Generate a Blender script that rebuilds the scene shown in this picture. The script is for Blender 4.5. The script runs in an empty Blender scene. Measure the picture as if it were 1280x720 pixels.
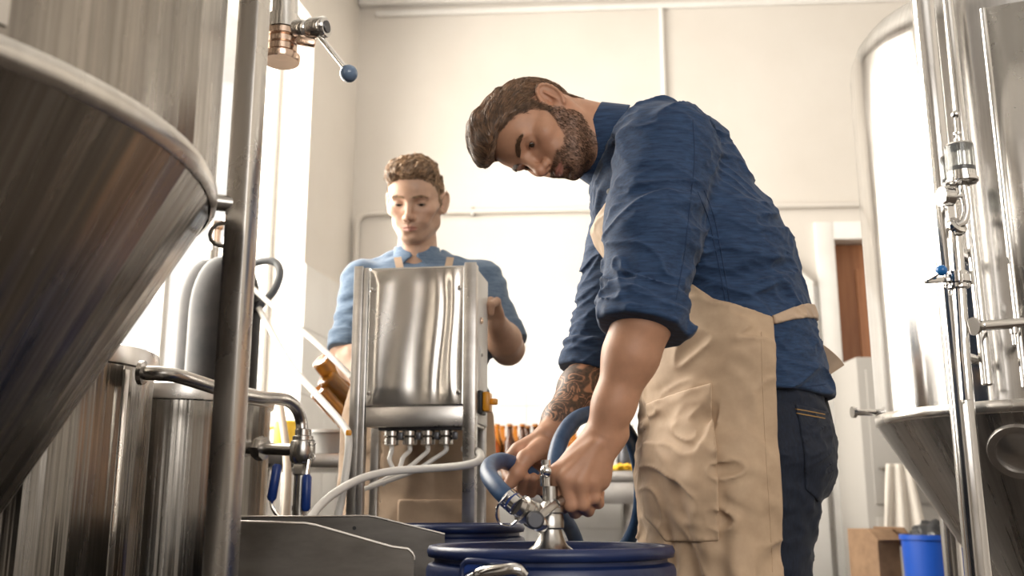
import bpy, bmesh, math, random
import numpy as np
from mathutils import Vector, Matrix

random.seed(7)
rng = np.random.default_rng(11)
scene = bpy.context.scene
C = scene.collection

# ------------------------------------------------------------------ camera
CAM_H = 0.78
PITCH = math.radians(12.5)
FPX = 1244.0
cam_data = bpy.data.cameras.new('camera')
cam = bpy.data.objects.new('camera', cam_data)
C.objects.link(cam)
cam.location = (0, 0, CAM_H)
cam.rotation_euler = (math.pi / 2 + PITCH, 0, 0)
cam_data.sensor_width = 36.0
cam_data.lens = 36.0 * FPX / 1280.0
cam_data.clip_start = 0.05
cam_data.dof.use_dof = True
cam_data.dof.focus_distance = 1.68
cam_data.dof.aperture_fstop = 4.5
scene.camera = cam

# ------------------------------------------------------------------ world, lights, exposure
world = bpy.data.worlds.new('world')
scene.world = world
world.use_nodes = True
bg = world.node_tree.nodes['Background']
bg.inputs['Color'].default_value = (1.0, 0.955, 0.90, 1)
bg.inputs['Strength'].default_value = 0.95

def area_light(name, loc, target, sx, sy, power, color=(1, 1, 1)):
    d = bpy.data.lights.new(name, 'AREA')
    d.shape = 'RECTANGLE'; d.size = sx; d.size_y = sy
    d.energy = power; d.color = color
    o = bpy.data.objects.new(name, d); C.objects.link(o)
    o.location = loc
    o.rotation_euler = (Vector(target) - Vector(loc)).to_track_quat('-Z', 'Y').to_euler()
    return o

# daylight outside the tall window in the left wall
area_light('window_daylight', (-1.98, 3.60, 2.30), (-0.995, 3.43, 2.05), 3.4, 3.2, 470, (1.0, 0.935, 0.83))
# added fill lamp behind the camera, brightens the near side of the bearded man
area_light('front_fill_light', (1.1, -3.35, 2.35), (0.9, 0.0, 1.75), 3.4, 2.2, 105, (1.0, 0.96, 0.91))

scene.view_settings.view_transform = 'Standard'
scene.view_settings.look = 'None'
scene.view_settings.exposure = 0.30
scene.view_settings.gamma = 1.0
scene.view_settings.use_curve_mapping = False
scene.cycles.use_denoising = True
scene.cycles.caustics_reflective = False
scene.cycles.caustics_refractive = False
scene.cycles.max_bounces = 9
scene.cycles.transparent_max_bounces = 16
scene.cycles.sample_clamp_indirect = 6.0

# ------------------------------------------------------------------ placing by depth
SP, CP = math.sin(PITCH), math.cos(PITCH)
def P(px, py, Y):
    """World point at depth Y seen at pixel (px, py) of the 1280x720 frame."""
    a = (px - 640.0) / FPX; b = (360.0 - py) / FPX
    t = Y / (CP - b * SP)
    return Vector((a * t, Y, CAM_H + t * (SP + b * CP)))
def PN(px, py, Y):
    return np.array(P(px, py, Y))
def ppm(py, Y):
    b = (360.0 - py) / FPX
    return FPX / (Y / (CP - b * SP))

# ------------------------------------------------------------------ objects, names, labels
def tag(o, label=None, cat=None, group=None, kind=None):
    if label: o['label'] = label
    if cat: o['category'] = cat
    if group: o['group'] = group
    if kind: o['kind'] = kind
    return o
def thing(name, label, cat, loc=(0, 0, 0), group=None, rotz=0.0):
    o = bpy.data.objects.new(name, None)
    o.empty_display_size = 0.05
    C.objects.link(o)
    o.location = loc
    o.rotation_euler = (0, 0, rotz)
    bpy.context.view_layer.update()
    return tag(o, label, cat, group)
def parent_keep(o, par):
    o.parent = par
    m = Matrix.Identity(4); q = par; chain = []
    while q is not None:
        chain.append(q); q = q.parent
    for q in reversed(chain):
        m = m @ (q.matrix_parent_inverse if q.parent else Matrix.Identity(4)) @ q.matrix_basis
    o.matrix_parent_inverse = m.inverted()
def mesh_obj(name, verts, faces, mat=None, parent=None, smooth=True, angle=35, local=False):
    me = bpy.data.meshes.new(name)
    me.from_pydata([tuple(v) for v in verts], [], faces)
    return link_mesh(name, me, mat, parent, smooth, angle, local)
def link_mesh(name, me, mat=None, parent=None, smooth=True, angle=35, local=False):
    if smooth:
        me.shade_smooth()
        if angle: me.set_sharp_from_angle(angle=math.radians(angle))
    if mat: me.materials.append(mat)
    o = bpy.data.objects.new(name, me)
    C.objects.link(o)
    if parent is not None:
        if local: o.parent = parent
        else: parent_keep(o, parent)
    return o
def copy_tree(o, parent=None):
    c = o.copy(); C.objects.link(c)
    if parent is not None: c.parent = parent
    for ch in list(o.children): copy_tree(ch, c)
    return c

class MB:
    """Collects shapes into one mesh."""
    def __init__(s): s.v = []; s.f = []
    def add(s, v, f):
        n = len(s.v); s.v += [tuple(p) for p in v]; s.f += [tuple(i + n for i in q) for q in f]; return s
    def box(s, c, size, R=None, bevel=0.0):
        bm = bmesh.new(); bmesh.ops.create_cube(bm, size=1.0)
        bmesh.ops.scale(bm, vec=size, verts=bm.verts)
        if bevel > 0:
            bmesh.ops.bevel(bm, geom=list(bm.edges), offset=bevel, segments=2, profile=0.5, affect='EDGES')
        R = R or Matrix.Identity(3)
        c = Vector(c)
        bm.verts.ensure_lookup_table()
        s.add([c + R @ v.co for v in bm.verts], [[v.index for v in f.verts] for f in bm.faces]); bm.free(); return s
    def bar(s, a, b, w, d, bevel=0.0, up=(0, 1, 0)):
        """A rectangular bar from a to b, w across and d along `up`."""
        a = Vector(a); b = Vector(b); z = (b - a); L = z.length; z.normalize()
        u = Vector(up); x = u.cross(z)
        if x.length < 1e-4: x = Vector((1, 0, 0)).cross(z)
        x.normalize(); y = z.cross(x)
        R = Matrix((x, y, z)).transposed()
        return s.box((a + b) / 2, (w, d, L), R, bevel)
    def tube(s, pts, r, n=14, cap=True):
        pts = [Vector(p) for p in pts]
        rs = r if isinstance(r, (list, tuple)) else [r] * len(pts)
        t0 = (pts[1] - pts[0]).normalized()
        u = t0.orthogonal().normalized()
        rings = []
        for i, p in enumerate(pts):
            if i == 0: t = t0
            elif i == len(pts) - 1: t = (pts[-1] - pts[-2]).normalized()
            else: t = ((pts[i + 1] - p).normalized() + (p - pts[i - 1]).normalized()).normalized()
            u = (u - t * u.dot(t)).normalized(); w = t.cross(u)
            rings.append([p + (u * math.cos(2 * math.pi * k / n) + w * math.sin(2 * math.pi * k / n)) * rs[i] for k in range(n)])
        v = [q for g in rings for q in g]; f = []
        for i in range(len(rings) - 1):
            for k in range(n):
                f.append((i * n + k, i * n + (k + 1) % n, (i + 1) * n + (k + 1) % n, (i + 1) * n + k))
        if cap:
            f.append(tuple(range(n - 1, -1, -1))); f.append(tuple((len(rings) - 1) * n + k for k in range(n)))
        return s.add(v, f)
    def lathe(s, prof, origin=(0, 0, 0), axis=(0, 0, 1), n=32, cap0=True, cap1=True):
        """prof: list of (radius, height along axis)."""
        o = Vector(origin); z = Vector(axis).normalized(); x = z.orthogonal().normalized(); y = z.cross(x)
        v = []; f = []
        for (r, h) in prof:
            for k in range(n):
                a = 2 * math.pi * k / n
                v.append(o + z * h + (x * math.cos(a) + y * math.sin(a)) * max(r, 1e-5))
        for i in range(len(prof) - 1):
            for k in range(n):
                f.append((i * n + k, i * n + (k + 1) % n, (i + 1) * n + (k + 1) % n, (i + 1) * n + k))
        if cap0: f.append(tuple(range(n - 1, -1, -1)))
        if cap1: f.append(tuple((len(prof) - 1) * n + k for k in range(n)))
        return s.add(v, f)
    def ball(s, c, r, n=20):
        prof = [(r * math.sin(math.pi * i / (n // 2)), -r * math.cos(math.pi * i / (n // 2))) for i in range(n // 2 + 1)]
        return s.lathe(prof, c, n=n, cap0=False, cap1=False)
    def prism(s, poly, ext):
        """poly: 3-D points of a flat outline; ext: extrusion vector."""
        e = Vector(ext); a = [Vector(p) for p in poly]; n = len(a)
        v = a + [p + e for p in a]
        f = [tuple(range(n - 1, -1, -1)), tuple(range(n, 2 * n))] + [(i, (i + 1) % n, n + (i + 1) % n, n + i) for i in range(n)]
        return s.add(v, f)
    def build(s, name, mat=None, parent=None, smooth=True, angle=35, local=False):
        o = mesh_obj(name, s.v, s.f, mat, parent, smooth, angle, local)
        bm = bmesh.new(); bm.from_mesh(o.data); bmesh.ops.recalc_face_normals(bm, faces=bm.faces); bm.to_mesh(o.data); bm.free()
        if smooth and angle: o.data.set_sharp_from_angle(angle=math.radians(angle))
        return o

def spline(pts, sub=10):
    """Catmull-Rom through 3-D points."""
    p = [Vector(q) for q in pts]; p = [p[0] * 2 - p[1]] + p + [p[-1] * 2 - p[-2]]
    out = []
    for i in range(1, len(p) - 2):
        for k in range(sub):
            t = k / sub; a, b, c, d = p[i - 1], p[i], p[i + 1], p[i + 2]
            out.append(0.5 * ((2 * b) + (c - a) * t + (2 * a - 5 * b + 4 * c - d) * t * t + (3 * b - a - 3 * c + d) * t ** 3))
    out.append(p[-2]); return out
def cyl_prof(r, z0, z1, bev=0.003):
    return [(r - bev, z0), (r, z0 + bev), (r, z1 - bev), (r - bev, z1)]

# ------------------------------------------------------------------ materials
MAT = {}
def principled(name, color=(0.8, 0.8, 0.8), rough=0.5, metal=0.0, **kw):
    m = bpy.data.materials.new(name); m.use_nodes = True
    b = m.node_tree.nodes['Principled BSDF']
    b.inputs['Base Color'].default_value = (*color, 1)
    b.inputs['Roughness'].default_value = rough
    b.inputs['Metallic'].default_value = metal
    for k, v in kw.items():
        b.inputs[k].default_value = v
    MAT[name] = m
    return m
def node(m, typ, **kw):
    n = m.node_tree.nodes.new(typ)
    for k, v in kw.items(): setattr(n, k, v)
    return n
def lnk(m, a, b): m.node_tree.links.new(a, b)
def bsdf(m): return m.node_tree.nodes['Principled BSDF']
def tex_coord(m, scale=(1, 1, 1), kind='Object'):
    tc = node(m, 'ShaderNodeTexCoord'); mp = node(m, 'ShaderNodeMapping')
    mp.inputs['Scale'].default_value = scale
    lnk(m, tc.outputs[kind], mp.inputs['Vector']); return mp.outputs['Vector']
def noise_node(m, vec, scale, detail=4, rough=0.55):
    n = node(m, 'ShaderNodeTexNoise'); n.inputs['Scale'].default_value = scale
    n.inputs['Detail'].default_value = detail; n.inputs['Roughness'].default_value = rough
    lnk(m, vec, n.inputs['Vector']); return n
def ramp(m, fac, stops):
    r = node(m, 'ShaderNodeValToRGB'); e = r.color_ramp.elements
    while len(e) < len(stops): e.new(0.5)
    for q, (p, c) in zip(e, stops): q.position = p; q.color = (*c, 1) if len(c) == 3 else c
    lnk(m, fac, r.inputs['Fac']); return r
def add_bump(m, height, strength=0.2, dist=0.002):
    b = node(m, 'ShaderNodeBump'); b.inputs['Strength'].default_value = strength; b.inputs['Distance'].default_value = dist
    lnk(m, height, b.inputs['Height']); lnk(m, b.outputs['Normal'], bsdf(m).inputs['Normal'])
def vary(m, c0, c1, scale=6, sv=(1, 1, 1), detail=5, lo=0.3, hi=0.7):
    v = tex_coord(m, sv); n = noise_node(m, v, scale, detail)
    r = ramp(m, n.outputs['Fac'], [(lo, c0), (hi, c1)]); lnk(m, r.outputs['Color'], bsdf(m).inputs['Base Color']); return n

def steel(name, c0, c1, rough, streak=(1, 1, 0.05), bump=0.06, rvar=0.1, bscale=60):
    """Brushed stainless: streaky grain, slight dents, smeared roughness."""
    m = principled(name, c0, rough, 1.0)
    v = tex_coord(m, streak); n = noise_node(m, v, 26, 5, 0.6)
    r = ramp(m, n.outputs['Fac'], [(0.3, c0), (0.7, c1)]); lnk(m, r.outputs['Color'], bsdf(m).inputs['Base Color'])
    v2 = tex_coord(m, (1, 1, 1)); n2 = noise_node(m, v2, 5, 5, 0.6)
    mr = node(m, 'ShaderNodeMapRange'); mr.inputs['From Min'].default_value = 0.3; mr.inputs['From Max'].default_value = 0.7
    mr.inputs['To Min'].default_value = max(rough - rvar, 0.04); mr.inputs['To Max'].default_value = rough + rvar
    lnk(m, n2.outputs['Fac'], mr.inputs['Value']); lnk(m, mr.outputs['Result'], bsdf(m).inputs['Roughness'])
    v3 = tex_coord(m, streak); n3 = noise_node(m, v3, bscale, 3)
    add_bump(m, n3.outputs['Fac'], bump, 0.002)
    return m
def steel_round(name, c0, c1, rough, cx, cy, bands=9.0, bump=0.25, rvar=0.08):
    """Rolled sheet: streaks and shallow flutes that follow the vessel's own axis at (cx, cy)."""
    m = principled(name, c0, rough, 1.0)
    tc = node(m, 'ShaderNodeTexCoord'); mp = node(m, 'ShaderNodeMapping'); mp.inputs['Location'].default_value = (-cx, -cy, 0)
    lnk(m, tc.outputs['Object'], mp.inputs['Vector'])
    gr = node(m, 'ShaderNodeTexGradient'); gr.gradient_type = 'RADIAL'; lnk(m, mp.outputs['Vector'], gr.inputs['Vector'])
    sp = node(m, 'ShaderNodeSeparateXYZ'); lnk(m, mp.outputs['Vector'], sp.inputs['Vector'])
    def comb(ka, kz):
        a1 = node(m, 'ShaderNodeMath', operation='MULTIPLY'); a1.inputs[1].default_value = ka; lnk(m, gr.outputs['Fac'], a1.inputs[0])
        a2 = node(m, 'ShaderNodeMath', operation='MULTIPLY'); a2.inputs[1].default_value = kz; lnk(m, sp.outputs['Z'], a2.inputs[0])
        cb_ = node(m, 'ShaderNodeCombineXYZ'); lnk(m, a1.outputs[0], cb_.inputs['X']); lnk(m, a2.outputs[0], cb_.inputs['Y']); return cb_.outputs[0]
    n1 = noise_node(m, comb(240, 1.2), 1.0, 5, 0.65)
    r = ramp(m, n1.outputs['Fac'], [(0.3, c0), (0.7, c1)])
    n4 = noise_node(m, tc.outputs['Object'], 7.0, 6, 0.6)
    mm = node(m, 'ShaderNodeMix'); mm.data_type = 'RGBA'; mm.blend_type = 'MULTIPLY'; mm.inputs[0].default_value = 0.35
    lnk(m, r.outputs['Color'], mm.inputs[6]); lnk(m, n4.outputs['Fac'], mm.inputs[7]); lnk(m, mm.outputs[2], bsdf(m).inputs['Base Color'])
    mr = node(m, 'ShaderNodeMapRange'); mr.inputs['From Min'].default_value = 0.3; mr.inputs['From Max'].default_value = 0.7
    mr.inputs['To Min'].default_value = max(rough - rvar, 0.05); mr.inputs['To Max'].default_value = rough + rvar
    n2 = noise_node(m, comb(60, 2.5), 1.0, 4, 0.6); lnk(m, n2.outputs['Fac'], mr.inputs['Value']); lnk(m, mr.outputs['Result'], bsdf(m).inputs['Roughness'])
    n3 = noise_node(m, comb(bands * 6, 0.35), 1.0, 2.5, 0.5)
    add_bump(m, n3.outputs['Fac'], bump, 0.02)
    return m
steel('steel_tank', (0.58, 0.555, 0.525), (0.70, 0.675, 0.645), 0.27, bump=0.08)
steel('steel_tank_dark', (0.40, 0.375, 0.345), (0.56, 0.53, 0.49), 0.30, bump=0.08)
steel('steel_bright', (0.72, 0.71, 0.70), (0.82, 0.81, 0.80), 0.16, bump=0.02, rvar=0.05)
steel('steel_kettle', (0.48, 0.455, 0.425), (0.66, 0.635, 0.60), 0.25, bump=0.09)
steel('steel_sheet', (0.44, 0.42, 0.40), (0.58, 0.56, 0.54), 0.34, (0.3, 0.3, 1), bump=0.05)
steel('steel_panel', (0.60, 0.575, 0.545), (0.70, 0.675, 0.645), 0.25, (1, 1, 0.06), bump=0.05, rvar=0.06)
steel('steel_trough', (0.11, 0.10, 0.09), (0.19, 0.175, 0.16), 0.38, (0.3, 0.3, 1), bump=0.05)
principled('chrome', (0.78, 0.77, 0.755), 0.10, 1.0)
principled('chrome_dull', (0.46, 0.44, 0.415), 0.27, 1.0)
principled('copper_tint', (0.66, 0.50, 0.40), 0.22, 1.0)
principled('dark_metal', (0.10, 0.10, 0.11), 0.38, 0.6)
m = principled('paint_wall', (0.74, 0.70, 0.65), 0.75)
n = vary(m, (0.70, 0.655, 0.60), (0.76, 0.72, 0.67), 1.6); 
v = tex_coord(m); n2 = noise_node(m, v, 40, 6); add_bump(m, n2.outputs['Fac'], 0.12, 0.004)
m = principled('tile', (0.86, 0.85, 0.83), 0.16)
vary(m, (0.82, 0.80, 0.77), (0.89, 0.88, 0.86), 2.0)
principled('grout', (0.70, 0.68, 0.65), 0.9)
m = principled('white_paint', (0.84, 0.82, 0.79), 0.5); vary(m, (0.80, 0.78, 0.75), (0.87, 0.855, 0.83), 5)
m = principled('floor_stone', (0.16, 0.13, 0.11), 0.45); vary(m, (0.040, 0.030, 0.024), (0.095, 0.074, 0.060), 5)
principled('cabinet_grey', (0.42, 0.40, 0.375), 0.45)
m = principled('brown_wood', (0.32, 0.13, 0.055), 0.5)
vary(m, (0.26, 0.10, 0.042), (0.37, 0.16, 0.07), 9, (4, 4, 0.3))
m = principled('cardboard', (0.25, 0.15, 0.085), 0.85); vary(m, (0.20, 0.12, 0.068), (0.29, 0.18, 0.105), 20)
m = principled('blue_plastic', (0.012, 0.035, 0.16), 0.36)
n = vary(m, (0.005, 0.012, 0.055), (0.013, 0.030, 0.115), 9)
v = tex_coord(m); n2 = noise_node(m, v, 90, 4); add_bump(m, n2.outputs['Fac'], 0.2, 0.0015)
m = principled('blue_hose', (0.02, 0.065, 0.16), 0.45)
n = vary(m, (0.014, 0.045, 0.12), (0.045, 0.105, 0.215), 35, detail=6)
v = tex_coord(m); n2 = noise_node(m, v, 160, 4); add_bump(m, n2.outputs['Fac'], 0.15, 0.001)
principled('blue_grip', (0.012, 0.045, 0.23), 0.35)
principled('blue_ball', (0.02, 0.16, 0.46), 0.18)
principled('grey_blue_ball', (0.15, 0.22, 0.33), 0.10)
principled('bright_blue', (0.006, 0.07, 0.42), 0.4)
principled('white_hose', (0.80, 0.77, 0.72), 0.38)
principled('cream_hose', (0.74, 0.62, 0.50), 0.45)
principled('white_plastic', (0.85, 0.84, 0.81), 0.4)
principled('black_rubber', (0.015, 0.015, 0.016), 0.5)
principled('grey_rubber', (0.16, 0.165, 0.17), 0.5)
principled('yellow', (0.85, 0.52, 0.03), 0.45)
principled('orange', (0.85, 0.36, 0.02), 0.35)
m = principled('gas_paint', (0.02, 0.018, 0.018), 0.5, **{'Specular IOR Level': 0.15}); vary(m, (0.012, 0.011, 0.012), (0.03, 0.026, 0.024), 12)
m = principled('towel', (0.78, 0.73, 0.66), 0.95)
v = tex_coord(m); n2 = noise_node(m, v, 160, 5); add_bump(m, n2.outputs['Fac'], 0.5, 0.004)
m = principled('black_bag', (0.02, 0.021, 0.024), 0.3)
# tinted bottle glass
for nm, c in (('amber_glass', (0.62, 0.22, 0.03)), ('clear_glass', (0.92, 0.94, 0.93))):
    m = principled(nm, c, 0.05); b = bsdf(m)
    b.inputs['Transmission Weight'].default_value = 0.9; b.inputs['IOR'].default_value = 1.22 if nm == 'amber_glass' else 1.3
principled('brown_beer', (0.03, 0.009, 0.004), 0.25)
m = principled('brown_glass', (0.085, 0.026, 0.008), 0.07); bsdf(m).inputs['Transmission Weight'].default_value = 0.35
m = principled('amber_glass_dense', (0.62, 0.23, 0.03), 0.12); bsdf(m).inputs['Transmission Weight'].default_value = 0.45
# window pane: mostly lets the light through, with a faint mirror
m = bpy.data.materials.new('pane_glass'); m.use_nodes = True; MAT['pane_glass'] = m
nt = m.node_tree; nt.nodes.remove(nt.nodes['Principled BSDF'])
tr = nt.nodes.new('ShaderNodeBsdfTransparent'); gl = nt.nodes.new('ShaderNodeBsdfGlossy'); gl.inputs['Roughness'].default_value = 0.02
mx = nt.nodes.new('ShaderNodeMixShader'); mx.inputs['Fac'].default_value = 0.06
nt.links.new(tr.outputs[0], mx.inputs[1]); nt.links.new(gl.outputs[0], mx.inputs[2]); nt.links.new(mx.outputs[0], nt.nodes['Material Output'].inputs['Surface'])

def fabric(name, c0, c1, rough=0.85, weave=900, slub=(1, 1, 1), slub_scale=70, bump=0.25, sheen=0.25):
    m = principled(name, c0, rough)
    v = tex_coord(m, slub); n = noise_node(m, v, slub_scale, 5, 0.62)
    r = ramp(m, n.outputs['Fac'], [(0.32, c0), (0.70, c1)]); lnk(m, r.outputs['Color'], bsdf(m).inputs['Base Color'])
    v2 = tex_coord(m); n2 = noise_node(m, v2, weave, 2)
    add_bump(m, n2.outputs['Fac'], bump, 0.0008)
    bsdf(m).inputs['Sheen Weight'].default_value = sheen
    bsdf(m).inputs['Sheen Roughness'].default_value = 0.4
    return m
fabric('chambray_dark', (0.008, 0.024, 0.068), (0.027, 0.066, 0.150), slub=(0.25, 1, 2.2), slub_scale=110, sheen=0.12)
fabric('chambray_light', (0.11, 0.17, 0.265), (0.18, 0.26, 0.37), slub=(0.4, 1, 2), slub_scale=80)
fabric('apron_cloth', (0.47, 0.33, 0.215), (0.53, 0.38, 0.25), slub_scale=40, sheen=0.2, rough=0.7)
fabric('apron_cloth_pale', (0.50, 0.36, 0.25), (0.56, 0.41, 0.29), slub_scale=40)
fabric('denim', (0.0035, 0.006, 0.015), (0.010, 0.017, 0.036), slub=(2, 2, 0.6), slub_scale=130, sheen=0.1)
principled('stitch', (0.45, 0.26, 0.08), 0.8)
principled('stitch_blue', (0.012, 0.032, 0.085), 0.8)
principled('leather_tag', (0.42, 0.20, 0.07), 0.6)
principled('button', (0.75, 0.72, 0.68), 0.3)
# ================================================================== the room
ROOM_H = 3.78
KX, KY = -0.918, 5.50                      # back-left corner
BW = math.radians(-3.5)                    # back wall comes a little nearer on the right
bwx = Vector((math.cos(BW), math.sin(BW), 0)); bwy = Vector((-math.sin(BW), math.cos(BW), 0))
lwd = Vector((-0.172, -1, 0)).normalized(); lwi = Vector((-lwd.y, lwd.x, 0))   # along left wall toward camera; into the room
def struct(name, mb, mat, parent=None, label=None, **kw):
    o = mb.build(name, mat, parent, **kw)
    if parent is None: tag(o, label, None, None, 'structure')
    return o
def back(u, z, w=0.0):      # point on the back wall, w proud of it
    return Vector((KX, KY, 0)) + bwx * u + Vector((0, 0, z)) - bwy * w
def left(u, z, w=0.0):
    return Vector((KX, KY, 0)) + lwd * u + Vector((0, 0, z)) + lwi * w
RB = Matrix((bwx, bwy, Vector((0, 0, 1)))).transposed()
RL = Matrix((lwd, -lwi, Vector((0, 0, 1)))).transposed()   # local y points out of the room
def bbox(mb, u0, u1, z0, z1, w0, w1, bevel=0):
    return mb.box(back((u0 + u1) / 2, (z0 + z1) / 2, (w0 + w1) / 2), (u1 - u0, abs(w1 - w0), z1 - z0), RB, bevel)
def lbox(mb, u0, u1, z0, z1, w0, w1, bevel=0):
    return mb.box(left((u0 + u1) / 2, (z0 + z1) / 2, (w0 + w1) / 2), (u1 - u0, abs(w1 - w0), z1 - z0), RL, bevel)

floor = struct('floor', MB().box((0.8, 1.5, -0.05), (6.6, 10.4, 0.1)), MAT['floor_stone'], smooth=False, label='dark brown stained stone floor of the brewery')
ceil = struct('ceiling', MB().box((0.8, 1.5, ROOM_H + 0.05), (6.6, 10.4, 0.1)), MAT['white_paint'], smooth=False, label='pale corrugated ceiling at the top edge')
for k in range(46):
    MB().box((-1.95 + k * 0.12, 2.6, ROOM_H - 0.01), (0.05, 6.4, 0.022), None, 0.006).build('ceiling_rib', MAT['white_paint'], ceil)
# doorway in the back wall
DU0, DU1, DZ = 2.705, 3.55, 2.235
mb = MB()
bbox(mb, -0.4, DU0, 0, ROOM_H, 0, -0.2); bbox(mb, DU1, 5.2, 0, ROOM_H, 0, -0.2); bbox(mb, DU0, DU1, DZ, ROOM_H, 0, -0.2)
wall_back = struct('wall_back', mb, MAT['paint_wall'], smooth=False, label='beige plastered back wall above white tiles')
TZ, TH, TW = 1.975, 0.325, 0.5
mb = MB(); bbox(mb, 0, DU0 - 0.1, 0, TZ, 0.0005, 0.004); mb.build('grout_bed', MAT['grout'], wall_back, smooth=False)
tile_me = None
def tile_at(parent, center, R, w, h):
    global tile_me
    o = MB().box(center, (w - 0.004, 0.008, h - 0.004), R, 0.0015).build('tile', MAT['tile'], parent, smooth=False)
r = 0; z1 = TZ
while z1 > 0.01:
    z0 = max(z1 - TH, 0); u = 0.0
    while u < DU0 - 0.1 - 0.02:
        u1 = min(u + TW, DU0 - 0.1)
        tile_at(wall_back, back((u + u1) / 2, (z0 + z1) / 2, 0.006), RB, u1 - u, z1 - z0); u = u1
    z1 = z0
# left wall with the tall window
WU0, WU1, WZ0, WZ1, WT = 0.70, 3.45, 1.02, 3.28, 0.26
mb = MB()
lbox(mb, -0.2, WU0, 0, ROOM_H, 0, -WT); lbox(mb, WU1, 8.7, 0, ROOM_H, 0, -WT)
lbox(mb, WU0, WU1, 0, WZ0, 0, -WT); lbox(mb, WU0, WU1, WZ1, ROOM_H, 0, -WT)
wall_left = struct('wall_left', mb, MAT['paint_wall'], smooth=False, label='beige plastered left wall around the tall window')
mb = MB(); lbox(mb, 0, WU0 - 0.005, 0, TZ, 0.0005, 0.004); lbox(mb, WU0, 5.5, 0, WZ0 - 0.06, 0.0005, 0.004); mb.build('grout_bed', MAT['grout'], wall_left, smooth=False)
z1 = TZ
while z1 > 0.01:
    z0 = max(z1 - TH, 0)
    for (u0, u1) in ((0.012, 0.35), (0.35, 0.695)):
        tile_at(wall_left, left((u0 + u1) / 2, (z0 + z1) / 2, 0.006), RL, u1 - u0, z1 - z0)
    if z1 <= 1.01:
        u = 0.695
        while u < 5.2:
            tile_at(wall_left, left(u + 0.25, (z0 + min(z1, WZ0 - 0.06)) / 2, 0.006), RL, 0.5, min(z1, WZ0 - 0.06) - z0); u += 0.5
    z1 = z0
# window
win = tag(thing('window_1', 'tall bright daylight window in the left wall', 'window', left((WU0 + WU1) / 2, WZ0, -0.1)), kind='structure')
mb = MB()
for (a, b, c, d) in ((WU0, WU0 + 0.05, WZ0, WZ1), (WU1 - 0.05, WU1, WZ0, WZ1), (WU0, WU1, WZ0, WZ0 + 0.05), (WU0, WU1, WZ1 - 0.05, WZ1)):
    lbox(mb, a, b, c, d, -0.17, -0.23, 0.004)
mb.build('window_frame', MAT['white_paint'], win)
for um in (WU0 + 0.98, WU0 + 1.85):
    mb = MB(); lbox(mb, um - 0.022, um + 0.022, WZ0 + 0.05, WZ1 - 0.05, -0.175, -0.225, 0.004); mb.build('mullion', MAT['white_paint'], win)
for (a, b) in ((WU0 + 0.05, WU0 + 0.958), (WU0 + 1.002, WU0 + 1.828), (WU0 + 1.872, WU1 - 0.05)):
    mb = MB(); lbox(mb, a, b, WZ0 + 0.05, WZ1 - 0.05, -0.198, -0.202); mb.build('pane', MAT['pane_glass'], win, smooth=False)
mb = MB(); lbox(mb, WU0 - 0.03, WU1 + 0.03, WZ0 - 0.05, WZ0, 0.03, -0.17, 0.005); mb.build('window_sill', MAT['white_paint'], win)
# right wall (the photo sees it only mirrored in the steel)
struct('wall_right', MB().box((3.75, 1.5, ROOM_H / 2), (0.2, 9.4, ROOM_H)), MAT['paint_wall'], smooth=False, label='beige plastered right wall')
# unseen front wall behind the camera, its wide opening added for the fill lamp
mb = MB()
for (x0, x1, z0, z1) in ((-2.6, -0.5, 0, ROOM_H), (2.7, 3.85, 0, ROOM_H), (-0.5, 2.7, 0, 1.25), (-0.5, 2.7, 3.35, ROOM_H)):
    mb.box(((x0 + x1) / 2, -3.0, (z0 + z1) / 2), (x1 - x0, 0.2, z1 - z0))
struct('wall_front', mb, MAT['paint_wall'], smooth=False, label='unseen beige plastered wall behind the camera, opened for the added fill lamp')
w2 = tag(thing('added_window', 'added unseen window behind the camera that lets the fill light in', 'window', (1.1, -3.0, 1.25)), kind='structure')  # window made up to frame the fill lamp outside it
mb = MB()
for (x0, x1, z0, z1) in ((-0.5, 2.7, 1.25, 1.30), (-0.5, 2.7, 3.30, 3.35), (-0.5, -0.45, 1.25, 3.35), (2.65, 2.7, 1.25, 3.35)):
    mb.box(((x0 + x1) / 2, -3.04, (z0 + z1) / 2), (x1 - x0, 0.06, z1 - z0), None, 0.004)
mb.build('window_frame', MAT['white_paint'], w2)
for x in (0.57, 1.63): MB().box((x, -3.04, 2.3), (0.05, 0.05, 2.0), None, 0.004).build('mullion', MAT['white_paint'], w2)
# door: frame and brown leaf
mb = MB()
bbox(mb, DU0 - 0.10, DU0, 0, DZ + 0.10, -0.06, 0.025, 0.004); bbox(mb, DU1, DU1 + 0.10, 0, DZ + 0.10, -0.06, 0.025, 0.004); bbox(mb, DU0, DU1, DZ, DZ + 0.10, -0.06, 0.025, 0.004)
struct('trim_1', mb, MAT['white_paint'], label='white wooden frame around the brown door')
d1 = tag(thing('door_1', 'brown wooden door inside the white frame', 'door', back((DU0 + DU1) / 2, 0, -0.1)), kind='structure')
mb = MB(); bbox(mb, DU0 + 0.004, DU1 - 0.004, 0.005, DZ - 0.004, -0.09, -0.13, 0.003); mb.build('door_leaf', MAT['brown_wood'], d1)
mb = MB(); bbox(mb, DU0 + 0.13, DU1 - 0.13, 1.15, DZ - 0.15, -0.075, -0.09, 0.006); mb.build('door_panel', MAT['brown_wood'], d1)
# cornice and cable trunking under the ceiling
mb = MB(); bbox(mb, 0.0, 5.0, ROOM_H - 0.055, ROOM_H - 0.005, 0, 0.055, 0.012)
struct('trim_2', mb, MAT['white_paint'], label='white cornice along the top of the back wall')
mb = MB(); bbox(mb, 0.1, 5.0, ROOM_H - 0.12, ROOM_H - 0.085, 0, 0.03, 0.008)
struct('trim_3', mb, MAT['white_paint'], label='thin white cable trunking below the cornice')
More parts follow.
